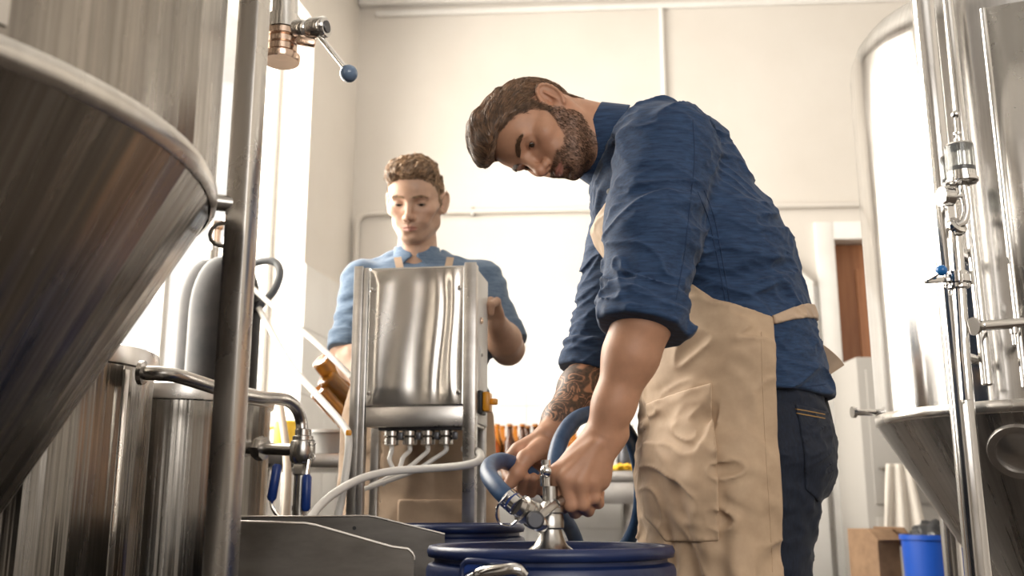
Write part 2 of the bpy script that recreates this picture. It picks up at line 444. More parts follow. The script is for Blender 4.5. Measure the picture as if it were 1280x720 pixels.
# vertical conduit and the long pipe
def u_of(px):   # where a pixel column meets the back wall
    a = (px - 640) / FPX / 0.96
    # KX + u cos = a (KY + u sin)
    return (a * KY - KX) / (math.cos(BW) - a * math.sin(BW))
uc = u_of(835)
mb = MB(); mb.tube([back(uc, 2.46, 0.016), back(uc, ROOM_H - 0.12, 0.016)], 0.013)
o = mb.build('wall_conduit', MAT['white_plastic']); tag(o, 'thin white vertical conduit on the back wall above the bearded man', 'conduit')
pts = [back(0.035, 0.6, 0.03), back(0.035, 2.30, 0.03)] + [back(0.035 + 0.07 * (1 - math.cos(t)), 2.36 + 0.07 * math.sin(t), 0.03) for t in (0, .4, .8, 1.2, 1.57)] + [back(0.2, 2.43, 0.03), back(2.6, 2.43, 0.03), back(4.9, 2.43, 0.03)]
hp = thing('wall_pipe', 'long grey-beige pipe running across the back wall and down the corner', 'pipe', back(0.035, 0.6, 0.03))
MB().tube(pts, 0.016).build('pipe_run', MAT['paint_wall'], hp)
for u in (0.7, 1.6, 2.3, 3.2): MB().box(back(u, 2.43, 0.02), (0.02, 0.045, 0.045), RB, 0.003).build('pipe_clip', MAT['chrome_dull'], hp)
# boxed-in duct with a slanted top, right of the bearded man
u0, u1 = u_of(930), u_of(1008)
bx_ = thing('wall_duct', 'white boxed-in duct with slanted top beside the brown door', 'duct', back(u1, 0, 0.0))
MB().prism([back(u0, 0, 0.011), back(u1, 0, 0.011), back(u1, 1.98, 0.011), back(u0, 2.30, 0.011)], -bwy * 0.035).build('duct_body', MAT['white_paint'], bx_, smooth=False)
MB().bar(back(u1, 1.985, 0.03), back(u0, 2.305, 0.03), 0.012, 0.05, 0.003, up=bwy).build('slanted_cap', MAT['white_paint'], bx_)
# white water pipe with a small valve beside the door
u = u_of(1036)
wp = thing('water_pipe', 'thin white water pipe with small orange-tagged valve beside the door frame', 'pipe', back(u, 0.55, 0.05))
MB().tube(spline([back(u - 0.02, 0.0, 0.05), back(u - 0.02, 0.62, 0.05), back(u - 0.0, 0.80, 0.05), back(u + 0.02, 0.93, 0.06), back(u + 0.05, 0.985, 0.07)], 6), 0.012).build('pipe_run', MAT['white_plastic'], wp)
MB().lathe(cyl_prof(0.02, -0.03, 0.03), back(u + 0.07, 0.985, 0.07), bwx, 16).build('valve_body', MAT['chrome_dull'], wp)
MB().box(back(u + 0.06, 1.03, 0.07), (0.09, 0.02, 0.016), RB, 0.004).build('valve_tag', MAT['orange'], wp)

# ================================================================== left foreground fermenter
TLX, TLY, TLR, TLZ = -0.846, 1.033, 0.50, 1.153
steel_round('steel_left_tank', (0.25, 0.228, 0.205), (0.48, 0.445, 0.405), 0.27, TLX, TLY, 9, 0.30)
t = thing('fermenter_tank', 'large blurred conical steel fermenter filling the left foreground', 'tank', (TLX, TLY, 0.0))
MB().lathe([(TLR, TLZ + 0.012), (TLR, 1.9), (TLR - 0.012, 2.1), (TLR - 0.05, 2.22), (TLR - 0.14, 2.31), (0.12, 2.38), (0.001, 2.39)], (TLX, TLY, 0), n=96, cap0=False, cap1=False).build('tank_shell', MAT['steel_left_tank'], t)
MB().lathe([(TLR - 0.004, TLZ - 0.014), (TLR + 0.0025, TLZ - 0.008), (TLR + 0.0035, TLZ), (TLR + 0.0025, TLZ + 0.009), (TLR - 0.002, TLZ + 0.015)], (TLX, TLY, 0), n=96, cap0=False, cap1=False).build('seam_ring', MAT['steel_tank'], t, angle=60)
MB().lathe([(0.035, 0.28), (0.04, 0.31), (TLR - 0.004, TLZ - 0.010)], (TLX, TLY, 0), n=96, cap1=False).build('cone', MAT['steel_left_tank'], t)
MB().lathe([(0.05, 0.20), (0.05, 0.215), (0.035, 0.225), (0.035, 0.29)], (TLX, TLY, 0), n=24).build('outlet', MAT['chrome_dull'], t)
a = math.radians(-33)
sx = Vector((TLX, TLY, 0)) + Vector((math.cos(a), math.sin(a), 0)) * (TLR + 0.001)
MB().bar(sx + Vector((0, 0, TLZ + 0.02)), sx + Vector((0, 0, 2.1)), 0.012, 0.004, 0.001, up=(math.cos(a), math.sin(a), 0)).build('weld_seam', MAT['steel_tank'], t)
# tank legs
pc = P(291, 360, 1.25)
PXL, PYL = pc.x + 0.006, pc.y
for i, (lx, ly) in enumerate(((PXL, PYL), (TLX - 0.25, TLY - 0.51), (TLX - 0.42, TLY + 0.33))):
    MB().box((lx, ly, 1.35), (0.034, 0.034, 2.70), Matrix.Rotation(math.radians(-16), 3, 'Z'), 0.006).build('leg', MAT['steel_tank'], t)
    MB().lathe(cyl_prof(0.045, 0.0, 0.012), (lx, ly, 0), n=20).build('foot', MAT['chrome_dull'], t)
    d = (Vector((lx, ly, 0)) - Vector((TLX, TLY, 0))); d.normalize()
    rim = Vector((TLX, TLY, 0)) + d * (TLR - 0.01)
    for z in ((1.165, 2.0) if i else (1.168, 2.0)):
        MB().tube([Vector((rim.x, rim.y, z)), Vector((lx, ly, z))], 0.011).build('leg_bracket', MAT['chrome_dull'], t)
b0 = Vector((PXL, PYL, 1.15)) + Vector((-0.03, 0.02, 0))
MB().tube([b0 + Vector((0.016 * math.cos(k * 0.5236), 0, -0.016 + 0.016 * math.sin(k * 0.5236))) for k in range(13)], 0.003, 8).build('bracket_ring', MAT['chrome_dull'], t)

# ---------------- butterfly valve hanging at the top left
VY = 1.42
s = 1.0 / ppm(50, VY)
vc = P(353, 45, VY)
v = thing('butterfly_valve', 'chrome butterfly valve with blue-grey ball lever above the window', 'valve', vc)
MB().lathe([(0.021, 0.05), (0.021, 0.9)], vc, n=24).build('down_pipe', MAT['chrome'], v)
MB().lathe([(0.022, 0.006), (0.0265, 0.008), (0.0265, 0.030), (0.022, 0.032), (0.022, 0.052)], vc, n=32).build('upper_clamp', MAT['chrome'], v)
MB().lathe([(0.020, -0.03), (0.0235, -0.028), (0.0235, -0.019), (0.021, -0.017), (0.0235, -0.015), (0.0235, -0.007), (0.021, -0.005), (0.026, -0.003), (0.026, 0.006)], vc, n=32).build('valve_body', MAT['copper_tint'], v)
MB().lathe([(0.018, -0.044), (0.0275, -0.044), (0.029, -0.040), (0.029, -0.033), (0.021, -0.028)], vc, n=32).build('lower_ferrule', MAT['copper_tint'], v)
h0 = vc + Vector((0.022, -0.006, 0.006)); h1 = vc + Vector((0.066, -0.020, 0.0045))
ax = (h1 - h0).normalized()
MB().lathe([(0.016, 0), (0.016, 0.016), (0.0135, 0.021), (0.0165, 0.026), (0.0165, 0.050), (0.0145, 0.053)], h0, ax, 28).build('lever_hub', MAT['chrome'], v)
MB().lathe([(0.0095, 0.0525), (0.0095, 0.0545), (0.006, 0.0545)], h0, ax, 20).build('hub_bolt', MAT['dark_metal'], v)
MB().box(vc + Vector((0.040, -0.013, -0.016)), (0.030, 0.012, 0.014), Matrix.Rotation(0.2, 3, 'Y'), 0.004).build('lock_plate', MAT['copper_tint'], v)
lv0 = h0 + ax * 0.040 + Vector((0, 0, -0.012)); lv1 = P(432, 86, VY - 0.03)
MB().tube([lv0, lv1], 0.0042, 12).build('lever_rod', MAT['chrome'], v)
MB().ball(P(436, 92, VY - 0.032), 0.0135, 28).build('lever_ball', MAT['grey_blue_ball'], v)

# ================================================================== two brew kettles and their pipework
def kettle(x, y, r, ztop, label, bands):
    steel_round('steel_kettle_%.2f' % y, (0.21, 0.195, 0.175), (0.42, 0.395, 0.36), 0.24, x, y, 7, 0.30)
    t = thing('brew_kettle', label, 'kettle', (x, y, 0), 'brew kettles on the left')
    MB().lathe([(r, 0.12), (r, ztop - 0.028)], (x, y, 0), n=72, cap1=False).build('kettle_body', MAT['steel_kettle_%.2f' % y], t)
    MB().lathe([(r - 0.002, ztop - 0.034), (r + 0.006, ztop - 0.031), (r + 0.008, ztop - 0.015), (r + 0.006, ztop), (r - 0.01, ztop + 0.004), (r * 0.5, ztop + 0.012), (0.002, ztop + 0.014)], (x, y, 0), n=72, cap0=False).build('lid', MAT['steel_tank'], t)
    a = math.radians(bands)
    q = Vector((x + math.cos(a) * (r + 0.001), y + math.sin(a) * (r + 0.001), 0))
    MB().bar(q + Vector((0, 0, 0.15)), q + Vector((0, 0, ztop - 0.04)), 0.012, 0.004, 0.001, up=(math.cos(a), math.sin(a), 0)).build('weld_seam', MAT['steel_tank'], t)
    for k in range(3):
        a = math.radians(90 + 120 * k)
        MB().lathe(cyl_prof(0.018, 0, 0.14), (x + math.cos(a) * r * 0.8, y + math.sin(a) * r * 0.8, 0), n=14).build('leg', MAT['chrome_dull'], t)
    return t
K1X, K1Y, K2X, K2Y, KR = -0.855, 1.78, -0.737, 2.20, 0.20
k1 = kettle(K1X, K1Y, KR, 1.055, 'nearer cylindrical steel kettle with raised lid rim, half behind the fermenter cone', -20)
k2 = kettle(K2X, K2Y, KR, 1.028, 'steel kettle behind the square post, with the tap pipe on its right', -100)
pw = thing('transfer_pipe', 'bent steel transfer pipe from the nearer kettle down to a cross valve', 'pipe', P(377, 560, 2.05))
pts = [P(178, 466, 1.70), P(200, 467, 1.70), P(222, 470, 1.72), P(255, 480, 1.78), P(290, 491, 1.86), P(325, 497, 1.93), P(345, 498, 1.98), P(360, 501, 2.01), P(371, 511, 2.035), P(376.5, 526, 2.05), P(377.5, 540, 2.05), P(377.5, 552, 2.05)]
MB().tube(spline(pts, 6), 0.0125, 18).build('pipe_run', MAT['chrome_dull'], pw)
MB().lathe([(0.012, 0), (0.021, 0.002), (0.021, 0.010), (0.013, 0.012)], P(173, 466, 1.70), P(200, 467, 1.70) - P(173, 466, 1.70), 24).build('wall_flange', MAT['chrome_dull'], pw)
MB().lathe([(0.013, 0), (0.017, 0.002), (0.017, 0.016), (0.013, 0.018)], P(293, 491.5, 1.865), P(310, 495, 1.9) - P(293, 491.5, 1.865), 24).build('pipe_collar', MAT['chrome_dull'], pw)
cc = P(378, 563, 2.05)
MB().lathe([(0.017, 0.018), (0.021, 0.020), (0.021, 0.028), (0.0165, 0.030), (0.0165, 0.042), (0.013, 0.044)], cc, n=24).build('upper_nut', MAT['chrome_dull'], pw)
MB().lathe([(0.020, -0.026), (0.024, -0.02), (0.026, -0.008), (0.026, 0.008), (0.024, 0.018), (0.018, 0.022)], cc, n=28).build('cross_body', MAT['chrome_dull'], pw)
MB().lathe([(0.0165, -0.05), (0.019, -0.048), (0.019, -0.03), (0.016, -0.026)], cc, n=6).build('lower_nut', MAT['chrome_dull'], pw)
MB().lathe([(0.015, -0.26), (0.015, -0.2), (0.017, -0.2), (0.017, -0.186), (0.0145, -0.186), (0.0145, -0.12), (0.016, -0.12), (0.016, -0.11), (0.0145, -0.11), (0.0145, -0.05)], cc, n=20).build('down_pipe', MAT['chrome_dull'], pw)
for (dy, dz) in ((-0.02, 0.014), (-0.02, -0.014)):
    c = cc + Vector((0.024, dy, dz))
    MB().tube([c + Vector((0.006 * math.cos(k * 0.6283), 0, 0.006 * math.sin(k * 0.6283))) for k in range(11)], 0.0016, 8).build('locking_ring', MAT['chrome'], pw)
ka = P(308, 560, 2.10)
arm = MB().lathe([(0.0125, 0.0), (0.0125, (cc - ka).length - 0.02)], ka, cc - ka, 20).build('side_pipe', MAT['chrome_dull'], pw)
MB().lathe([(0.018, 0), (0.018, 0.004), (0.0125, 0.006)], ka, cc - ka, 20).build('wall_flange', MAT['chrome_dull'], pw)
un = ka + (cc - ka).normalized() * 0.036
MB().lathe([(0.014, -0.012), (0.024, -0.010), (0.026, 0), (0.024, 0.010), (0.014, 0.012)], un, cc - ka, 8).build('union_nut', MAT['chrome_dull'], pw)
# blue handled shut-off levers
def blue_lever(a, b, foot, label):
    t = thing('shutoff_handle', label, 'valve handle', foot, 'blue shut-off handles')
    a = Vector(a); b = Vector(b)
    MB().tube([a, a + (b - a) * 0.08, a + (b - a) * 0.92, b], [0.006, 0.0095, 0.0095, 0.006], 16).build('grip', MAT['blue_grip'], t)
    MB().tube(spline([b, b + (Vector(foot) - b) * 0.5 + Vector((-0.004, 0, 0)), Vector(foot)], 6), 0.0045, 10).build('lever_arm', MAT['chrome'], t)
blue_lever(P(347, 580, 2.02), P(339, 626, 2.02), P(350, 648, 1.97), 'left blue-gripped shut-off handle tilting below the side pipe')
blue_lever(P(384, 593, 2.02), P(382, 639, 2.02), P(386, 575, 2.035), 'right blue-gripped shut-off handle hanging beside the cross valve')

# ================================================================== steel trough in front
tr_ = thing('steel_trough', 'dark sheet-steel trough with sloping sides at the bottom left', 'trough', (-0.3, 1.65, 0))
def trough_wall(name, pts, Y, th):
    top = [P(x, y, Y) for x, y in pts]
    poly = top + [Vector((top[-1].x, Y, 0.30)), Vector((top[0].x, Y, 0.30))]
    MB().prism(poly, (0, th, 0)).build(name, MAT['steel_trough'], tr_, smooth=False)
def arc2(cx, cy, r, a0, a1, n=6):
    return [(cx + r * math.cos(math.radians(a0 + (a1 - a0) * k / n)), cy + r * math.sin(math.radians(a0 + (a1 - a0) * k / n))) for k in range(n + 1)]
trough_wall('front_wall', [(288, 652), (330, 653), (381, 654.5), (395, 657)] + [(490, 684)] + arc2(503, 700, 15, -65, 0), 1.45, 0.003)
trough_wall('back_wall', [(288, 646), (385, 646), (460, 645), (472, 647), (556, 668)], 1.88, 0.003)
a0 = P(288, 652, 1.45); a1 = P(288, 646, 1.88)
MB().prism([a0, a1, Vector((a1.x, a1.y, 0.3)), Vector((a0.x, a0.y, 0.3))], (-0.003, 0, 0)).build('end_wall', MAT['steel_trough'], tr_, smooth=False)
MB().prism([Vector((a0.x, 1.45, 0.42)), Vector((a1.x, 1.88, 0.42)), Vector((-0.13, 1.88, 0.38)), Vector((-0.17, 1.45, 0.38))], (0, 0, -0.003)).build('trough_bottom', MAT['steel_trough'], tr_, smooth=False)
pts = [P(x, y, 1.4515) for x, y in [(288, 652), (330, 653), (381, 654.5), (395, 657), (490, 684)] + arc2(503, 700, 15, -65, 0)]
MB().tube(pts, 0.0022, 8).build('rolled_edge', MAT['steel_panel'], tr_)
pts = [P(x, y, 1.8815) for x, y in [(288, 646), (385, 646), (460, 645), (472, 647), (556, 668)]]
MB().tube(pts, 0.0022, 8).build('rolled_edge', MAT['steel_panel'], tr_)
MB().lathe([(0.0035, 0), (0.0035, 0.002)], P(443, 660, 1.879), (0, -1, 0), 12).build('bolt_hole', MAT['black_rubber'], tr_)
for (lx, ly) in ((a0.x + 0.02, 1.47), (-0.19, 1.47), (a1.x + 0.02, 1.86), (-0.16, 1.86)):
    MB().box((lx, ly, 0.19), (0.03, 0.03, 0.38), None, 0.003).build('leg', MAT['chrome_dull'], tr_)

# ================================================================== gas cylinders
def gas_bottle(x, y, r, zs, label):
    t = thing('gas_cylinder', label, 'gas cylinder', (x, y, 0), 'dark gas cylinders by the window')
    prof = [(r * 0.9, 0), (r, 0.02), (r, zs - 0.16)]
    for k in range(1, 9):
        q = k / 8 * math.pi / 2
        prof.append((0.028 + (r - 0.028) * math.cos(q), zs - 0.16 + 0.16 * math.sin(q)))
    MB().lathe(prof, (x, y, 0), n=48).build('cylinder_body', MAT['gas_paint'], t)
    MB().lathe([(0.028, zs - 0.005), (0.028, zs + 0.03), (0.018, zs + 0.035), (0.018, zs + 0.06)], (x, y, 0), n=24).build('neck_ring', MAT['chrome_dull'], t)
    MB().lathe([(0.012, zs + 0.06), (0.014, zs + 0.10), (0.022, zs + 0.105), (0.022, zs + 0.125)], (x, y, 0), n=12).build('valve', MAT['copper_tint'], t)
    return t
g1 = P(281, 400, 2.75); g2 = P(263, 400, 3.0)
gas_bottle(g1.x, 2.75, 0.098, 1.475, 'front dark gas cylinder with rounded shoulder beside the window')
gas_bottle(g2.x, 3.0, 0.098, 1.53, 'rear gas cylinder half hidden behind the front dark one')
hz = thing('gas_hose', 'grey rubber hose looping over the gas cylinders', 'hose', P(330, 377, 2.72))
MB().tube(spline([P(300, 345, 2.76), P(312, 332, 2.74), P(330, 326, 2.72), P(345, 329, 2.71), P(350, 343, 2.70), P(342, 364, 2.71), P(327, 379, 2.72)], 8), 0.0105, 14).build('hose_run', MAT['grey_rubber'], hz)
MB().lathe(cyl_prof(0.013, 0, 0.03), P(327, 378, 2.72), P(322, 386, 2.72) - P(327, 378, 2.72), 14).build('end_fitting', MAT['dark_metal'], hz)
o = MB().tube(spline([P(313, 358, 2.70), P(345, 386, 2.62), P(385, 420, 2.52), P(418, 450, 2.44), P(440, 472, 2.40)], 8), 0.0075, 12).build('air_hose', MAT['white_hose'])
tag(o, 'upper white air hose slanting from the gas cylinder to the bottling machine', 'hose')
wh = thing('drain_hose', 'lower white hose slanting past the amber bottles then dropping to the trough', 'hose', P(432, 640, 2.05))
MB().tube(spline([P(324, 386, 2.71), P(345, 425, 2.60), P(366, 460, 2.45), P(400, 498, 2.30), P(430, 533, 2.20), P(436, 552, 2.17), P(431, 600, 2.16), P(420, 660, 2.15)], 8), 0.0085, 12).build('hose_run', MAT['white_hose'], wh)
MB().box(P(436, 541, 2.17), (0.012, 0.012, 0.012), None, 0.002).build('hose_clip', MAT['orange'], wh)
o = MB().tube(spline([P(348, 494, 2.6), P(352, 520, 2.55), P(357, 555, 2.5), P(359, 600, 2.45), P(356, 660, 2.4)], 8), 0.010, 12).build('feed_hose', MAT['cream_hose'])
tag(o, 'cream hose hanging down beside the cross valve', 'hose')

# ---------------- wash table with buckets by the window
wt = thing('wash_table', 'small steel wash table behind the pipework', 'table', P(385, 640, 3.1))
tc_ = P(382, 566, 3.05)
MB().box((tc_.x - 0.01, 3.32, tc_.z - 0.02), (0.32, 0.40, 0.045), None, 0.004).build('table_top', MAT['steel_sheet'], wt)
for (dx, dy) in ((-0.14, -0.2), (0.13, -0.2), (-0.14, 0.2), (0.13, 0.2)):
    MB().box((tc_.x + dx - 0.01, 3.32 + dy * 0.85, (tc_.z - 0.04) / 2), (0.035, 0.035, tc_.z - 0.04), None, 0.004).build('leg', MAT['steel_sheet'], wt)
for z in (0.55, 0.70):
    MB().box((tc_.x - 0.01, 3.32, z), (0.26, 0.34, 0.02), None, 0.004).build('shelf', MAT['steel_panel'], wt)
bk = thing('bucket', 'white plastic bucket on the wash table', 'bucket', (tc_.x + 0.03, 3.25, tc_.z + 0.002))
MB().lathe([(0.085, 0.0), (0.100, 0.065), (0.106, 0.066), (0.106, 0.076), (0.095, 0.076), (0.082, 0.006), (0.0, 0.006)], (tc_.x + 0.06, 3.25, tc_.z + 0.003), n=40, cap1=False).build('bucket_body', MAT['white_plastic'], bk)
yb = thing('jug', 'yellow plastic jug on the wash table behind the elbow pipe', 'jug', P(356, 560, 3.34))
yz = tc_.z + 0.003
yx = P(359, 545, 3.36).x
MB().lathe([(0.030, 0.0), (0.046, 0.01), (0.046, 0.115), (0.043, 0.118), (0.040, 0.02), (0.0, 0.015)], (yx, 3.36, yz), n=32, cap1=False).build('jug_body', MAT['yellow'], yb)
MB().tube([Vector((yx - 0.044, 3.36, yz + 0.10)), Vector((yx - 0.075, 3.36, yz + 0.09)), Vector((yx - 0.075, 3.36, yz + 0.04)), Vector((yx - 0.044, 3.36, yz + 0.03))], 0.006, 8).build('jug_handle', MAT['yellow'], yb)
# bottle drying rack with three tilted amber bottles
BOTTLE = [(0.0, 0.004), (0.024, 0.0), (0.0305, 0.005), (0.031, 0.012), (0.031, 0.125), (0.029, 0.140), (0.022, 0.156), (0.0155, 0.172), (0.0135, 0.195), (0.0130, 0.213), (0.0150, 0.216), (0.0150, 0.226), (0.0125, 0.229)]
rk = thing('bottle_rack', 'steel bottle drying rack behind the bottling machine', 'rack', (0, 0, 0))
rc = P(446, 540, 2.98)
rk.location = (rc.x, rc.y, 0)
bpy.context.view_layer.update()
MB().lathe(cyl_prof(0.012, 0.0, 1.42), (rc.x, rc.y, 0), n=16).build('pole', MAT['chrome_dull'], rk)
MB().lathe([(0.09, 0), (0.09, 0.012), (0.02, 0.03)], (rc.x, rc.y, 0), n=32).build('base', MAT['chrome_dull'], rk)
for (b0, b1, lab) in (((401, 449), (431, 487), 'topmost of the three tilted amber bottles on the drying rack'),
                      ((407, 471), (440, 506), 'middle tilted amber bottle on the drying rack'),
                      ((398, 487), (434, 527), 'lowest and most orange of the tilted bottles on the drying rack')):
    A = P(b0[0], b0[1], 2.86); B = P(b1[0], b1[1], 2.94); ax = (B - A).normalized()
    bt = thing('amber_bottle', lab, 'bottle', A, 'amber bottles on the drying rack')
    MB().lathe(BOTTLE, A, ax, 24, cap0=False).build('glass', MAT['amber_glass_dense'], bt)
    MB().lathe([(0.0155, 0.2165), (0.0155, 0.2255)], A, ax, 20).build('lip', MAT['amber_glass_dense'], bt)
    e = A + ax * 0.21
    MB().tube([e, e + ax * 0.03, Vector((rc.x, rc.y, e.z - 0.03))], 0.004, 8).build('peg', MAT['chrome_dull'], rk)

# ================================================================== bottling machine
ex = Vector((0.989, -0.147, 0)); ey = Vector((0.147, 0.989, 0)); ez = Vector((0, 0, 1))
RM = Matrix((ex, ey, ez)).transposed()
m0 = P(443, 335, 2.27)
MW, MD = 0.294, 0.175
ZT, ZB = m0.z, P(500, 533, 2.25).z
BENCH_Z = 0.735
mo = Vector((m0.x, m0.y, 0))
def mp_(u, d, z): return mo + ex * u + ey * d + ez * z
mc = thing('bottling_machine', 'stainless steel bottle filling machine on four posts in front of the fair-haired man', 'machine', mp_(MW / 2, MD / 2, BENCH_Z))
def mbox(name, u0, u1, d0, d1, z0, z1, mat, bev=0.002, par=None):
    return MB().box(mp_((u0 + u1) / 2, (d0 + d1) / 2, (z0 + z1) / 2), (u1 - u0, d1 - d0, z1 - z0), RM, bev).build(name, mat, par or mc)
# dented front sheet: a real warped surface
NX, NZ = 44, 60
pv = []; pf = []
for j in range(NZ + 1):
    for i in range(NX + 1):
        u = i / NX; w = j / NZ
        edge = min(u, 1 - u, w, 1 - w) * 8; edge = max(0, min(1, edge))
        dd = 0.0022 * math.sin(u * 9 + 0.5 * math.sin(w * 3)) + 0.0028 * math.sin(u * 4.2 + w * 0.5 + 0.6) + 0.0013 * math.sin(u * 19 + 0.8 * math.sin(w * 4.0 + 1))
        dd += 0.0045 * math.exp(-((u - 0.88 + 0.02 * math.sin(w * 6)) / 0.05) ** 2) - 0.004 * math.exp(-((u - 0.76 + 0.03 * math.sin(w * 5 + 1)) / 0.05) ** 2)
        dd += 0.004 * math.exp(-((u - 0.06) / 0.05) ** 2)
        pv.append(mp_(0.036 + (MW - 0.066) * u, 0.004 - dd * edge * 0.9, ZB + 0.045 + (ZT - ZB - 0.047) * w))
for j in range(NZ):
    for i in range(NX):
        a = j * (NX + 1) + i; pf.append((a, a + 1, a + NX + 2, a + NX + 1))
fp = mesh_obj('front_panel', pv, pf, MAT['steel_panel'], mc, True, None)
so = fp.modifiers.new('sheet', 'SOLIDIFY'); so.thickness = 0.0015; so.offset = -1
mbox('lower_skirt', 0.036, MW - 0.03, 0.006, 0.02, ZB, ZB + 0.047, MAT['steel_sheet'])
mbox('casing', 0.03, MW - 0.012, 0.022, MD - 0.004, ZB + 0.004, ZT - 0.006, MAT['steel_sheet'])
mbox('side_panel', MW - 0.0115, MW - 0.006, 0.03, MD, ZB + 0.01, ZT - 0.004, MAT['white_plastic'])
for (u0, u1, d0) in ((0.0, 0.022, 0.0), (MW - 0.031, MW - 0.003, 0.0)):
    mbox('corner_post', u0, u1, d0 - 0.002, d0 + 0.004, BENCH_Z + 0.001, ZT + 0.004, MAT['steel_sheet'])
    mbox('post_flange', u1 - 0.004 if u0 == 0 else u0 + 0.024, u1 + 0.012 if u0 == 0 else u1, d0 + 0.0045, d0 + 0.03, BENCH_Z + 0.001, ZT + 0.001, MAT['steel_sheet'])
for u0 in (0.0, MW - 0.031):
    mbox('rear_post', u0, u0 + 0.02, MD + 0.001, MD + 0.02, BENCH_Z + 0.001, ZT - 0.01, MAT['steel_sheet'])
for (u, z) in ((0.045, ZT - 0.055), (MW - 0.042, ZB + 0.075), (0.045, ZB + 0.075), (MW - 0.042, ZT - 0.055)):
    MB().lathe([(0.005, 0), (0.005, 0.002), (0.003, 0.004)], mp_(u, -0.004, z), -ey, 14).build('screw', MAT['chrome'], mc)
# side plates, hinges and the rotary switch
mbox('access_plate', MW - 0.0058, MW - 0.004, 0.07, 0.155, ZB + 0.05, ZB + 0.19, MAT['white_plastic'], 0.0006)
for z in (ZB + 0.07, ZB + 0.17):
    MB().lathe([(0.004, 0), (0.004, 0.003)], mp_(MW - 0.004, 0.08, z), ex, 10).build('rivet', MAT['chrome_dull'], mc)
MB().lathe([(0.008, 0), (0.008, 0.004), (0.005, 0.006)], mp_(MW - 0.006, 0.075, ZT - 0.12), ex, 14).build('cable_plug', MAT['copper_tint'], mc)
swz = P(604, 503, 2.30).z
sw = mbox('switch_plate', MW - 0.0058, MW + 0.004, 0.045, 0.10, swz - 0.028, swz + 0.025, MAT['black_rubber'], 0.002)
MB().box(mp_(MW + 0.012, 0.072, swz), (0.016, 0.045, 0.045), RM, 0.004).build('switch_body', MAT['orange'], mc)
MB().box(mp_(MW + 0.026, 0.072, swz + 0.001), (0.02, 0.012, 0.014), RM, 0.003).build('switch_knob', MAT['orange'], mc)
# four filler glands under the casing
gz = ZB - 0.004
mbox('gland_rail', 0.06, MW - 0.04, 0.03, 0.055, ZB - 0.006, ZB + 0.004, MAT['dark_metal'])
glands = []
for i, px in enumerate((489, 511, 533, 555)):
    u = 0.04 + (px - 463) / (582 - 463) * (MW - 0.066) 
    o = mp_(u, 0.042, 0)
    g = MB().lathe([(0.014, -0.004), (0.017, -0.006), (0.017, -0.016), (0.012, -0.018), (0.0165, -0.021), (0.0165, -0.036), (0.010, -0.039)], o + ez * (ZB - 0.002), n=20).build('filler_gland', MAT['chrome_dull'], mc)
    glands.append(o + ez * (ZB - 0.04))
    MB().box(mp_(u + 0.022, 0.036, ZB - 0.019), (0.012, 0.012, 0.018), RM, 0.003).build('gland_clip', MAT['dark_metal'], mc)
tubes = [[(487, 575, 2.27), (492, 592, 2.26), (478, 606, 2.24)], [(504, 572, 2.27), (497, 588, 2.26), (470, 606, 2.24)],
         [(528, 570, 2.27), (505, 588, 2.26), (462, 608, 2.23)], [(545, 572, 2.27), (515, 590, 2.26), (456, 611, 2.22)]]
for i, (g, tp) in enumerate(zip(glands, tubes)):
    o = MB().tube(spline([g, g - ez * 0.012] + [P(*q) for q in tp], 8), 0.0052, 10).build('filler_tube', MAT['white_hose'])
    tag(o, ['first', 'second', 'third', 'fourth'][i] + ' thin white filler tube from the left, curving down from its gland', 'tube', 'white filler tubes under the bottling machine')
o = MB().tube(spline([P(386, 650, 1.96), P(402, 630, 2.0), P(425, 612, 2.06), P(455, 597, 2.13), P(490, 589, 2.18), P(530, 586, 2.19), P(570, 583, 2.17), P(592, 579, 2.16), P(600, 574, 2.17), P(600, 567, 2.21), P(594, 563, 2.27), P(580, 561, 2.31)], 8), 0.0085, 14).build('supply_hose', MAT['white_hose'])
tag(o, 'thick white supply hose curving across in front of the machine posts', 'hose')
cup = thing('measuring_cylinder', 'small steel measuring cylinder behind the trough edge', 'cup', P(444, 645, 2.12))
q = P(443, 640, 2.12)
MB().lathe([(0.021, BENCH_Z - 0.2), (0.021, P(443, 611, 2.12).z), (0.019, P(443, 611, 2.12).z), (0.019, BENCH_Z)], (q.x, 2.12, 0), n=28).build('cylinder_body', MAT['steel_panel'], cup)
MB().lathe([(0.011, 0), (0.013, 0.004), (0.011, 0.008), (0.013, 0.012), (0.009, 0.016)], P(449, 612, 2.10), ez, 14).build('hose_end', MAT['white_hose'], cup)
cup.location.z = BENCH_Z - 0.2; 
bn = thing('work_bench', 'steel bench carrying the bottling machine', 'bench', (m0.x + MW / 2, 2.34, 0))
bc = mp_(MW / 2, 0.10, BENCH_Z - 0.018)
MB().box(bc, (0.40, 0.25, 0.034), RM, 0.004).build('bench_top', MAT['steel_sheet'], bn)
for (du, dd) in ((-0.17, -0.1), (0.17, -0.1), (-0.17, 0.1), (0.17, 0.1)):
    q = bc + ex * du + ey * dd
    MB().box((q.x, q.y, (BENCH_Z - 0.035) / 2), (0.03, 0.03, BENCH_Z - 0.035), RM, 0.003).build('leg', MAT['steel_sheet'], bn)
MB().box((q.x - 0.28, 2.10, BENCH_Z - 0.218), (0.10, 0.10, 0.03), None, 0.003).build('cup_shelf', MAT['steel_sheet'], bn)

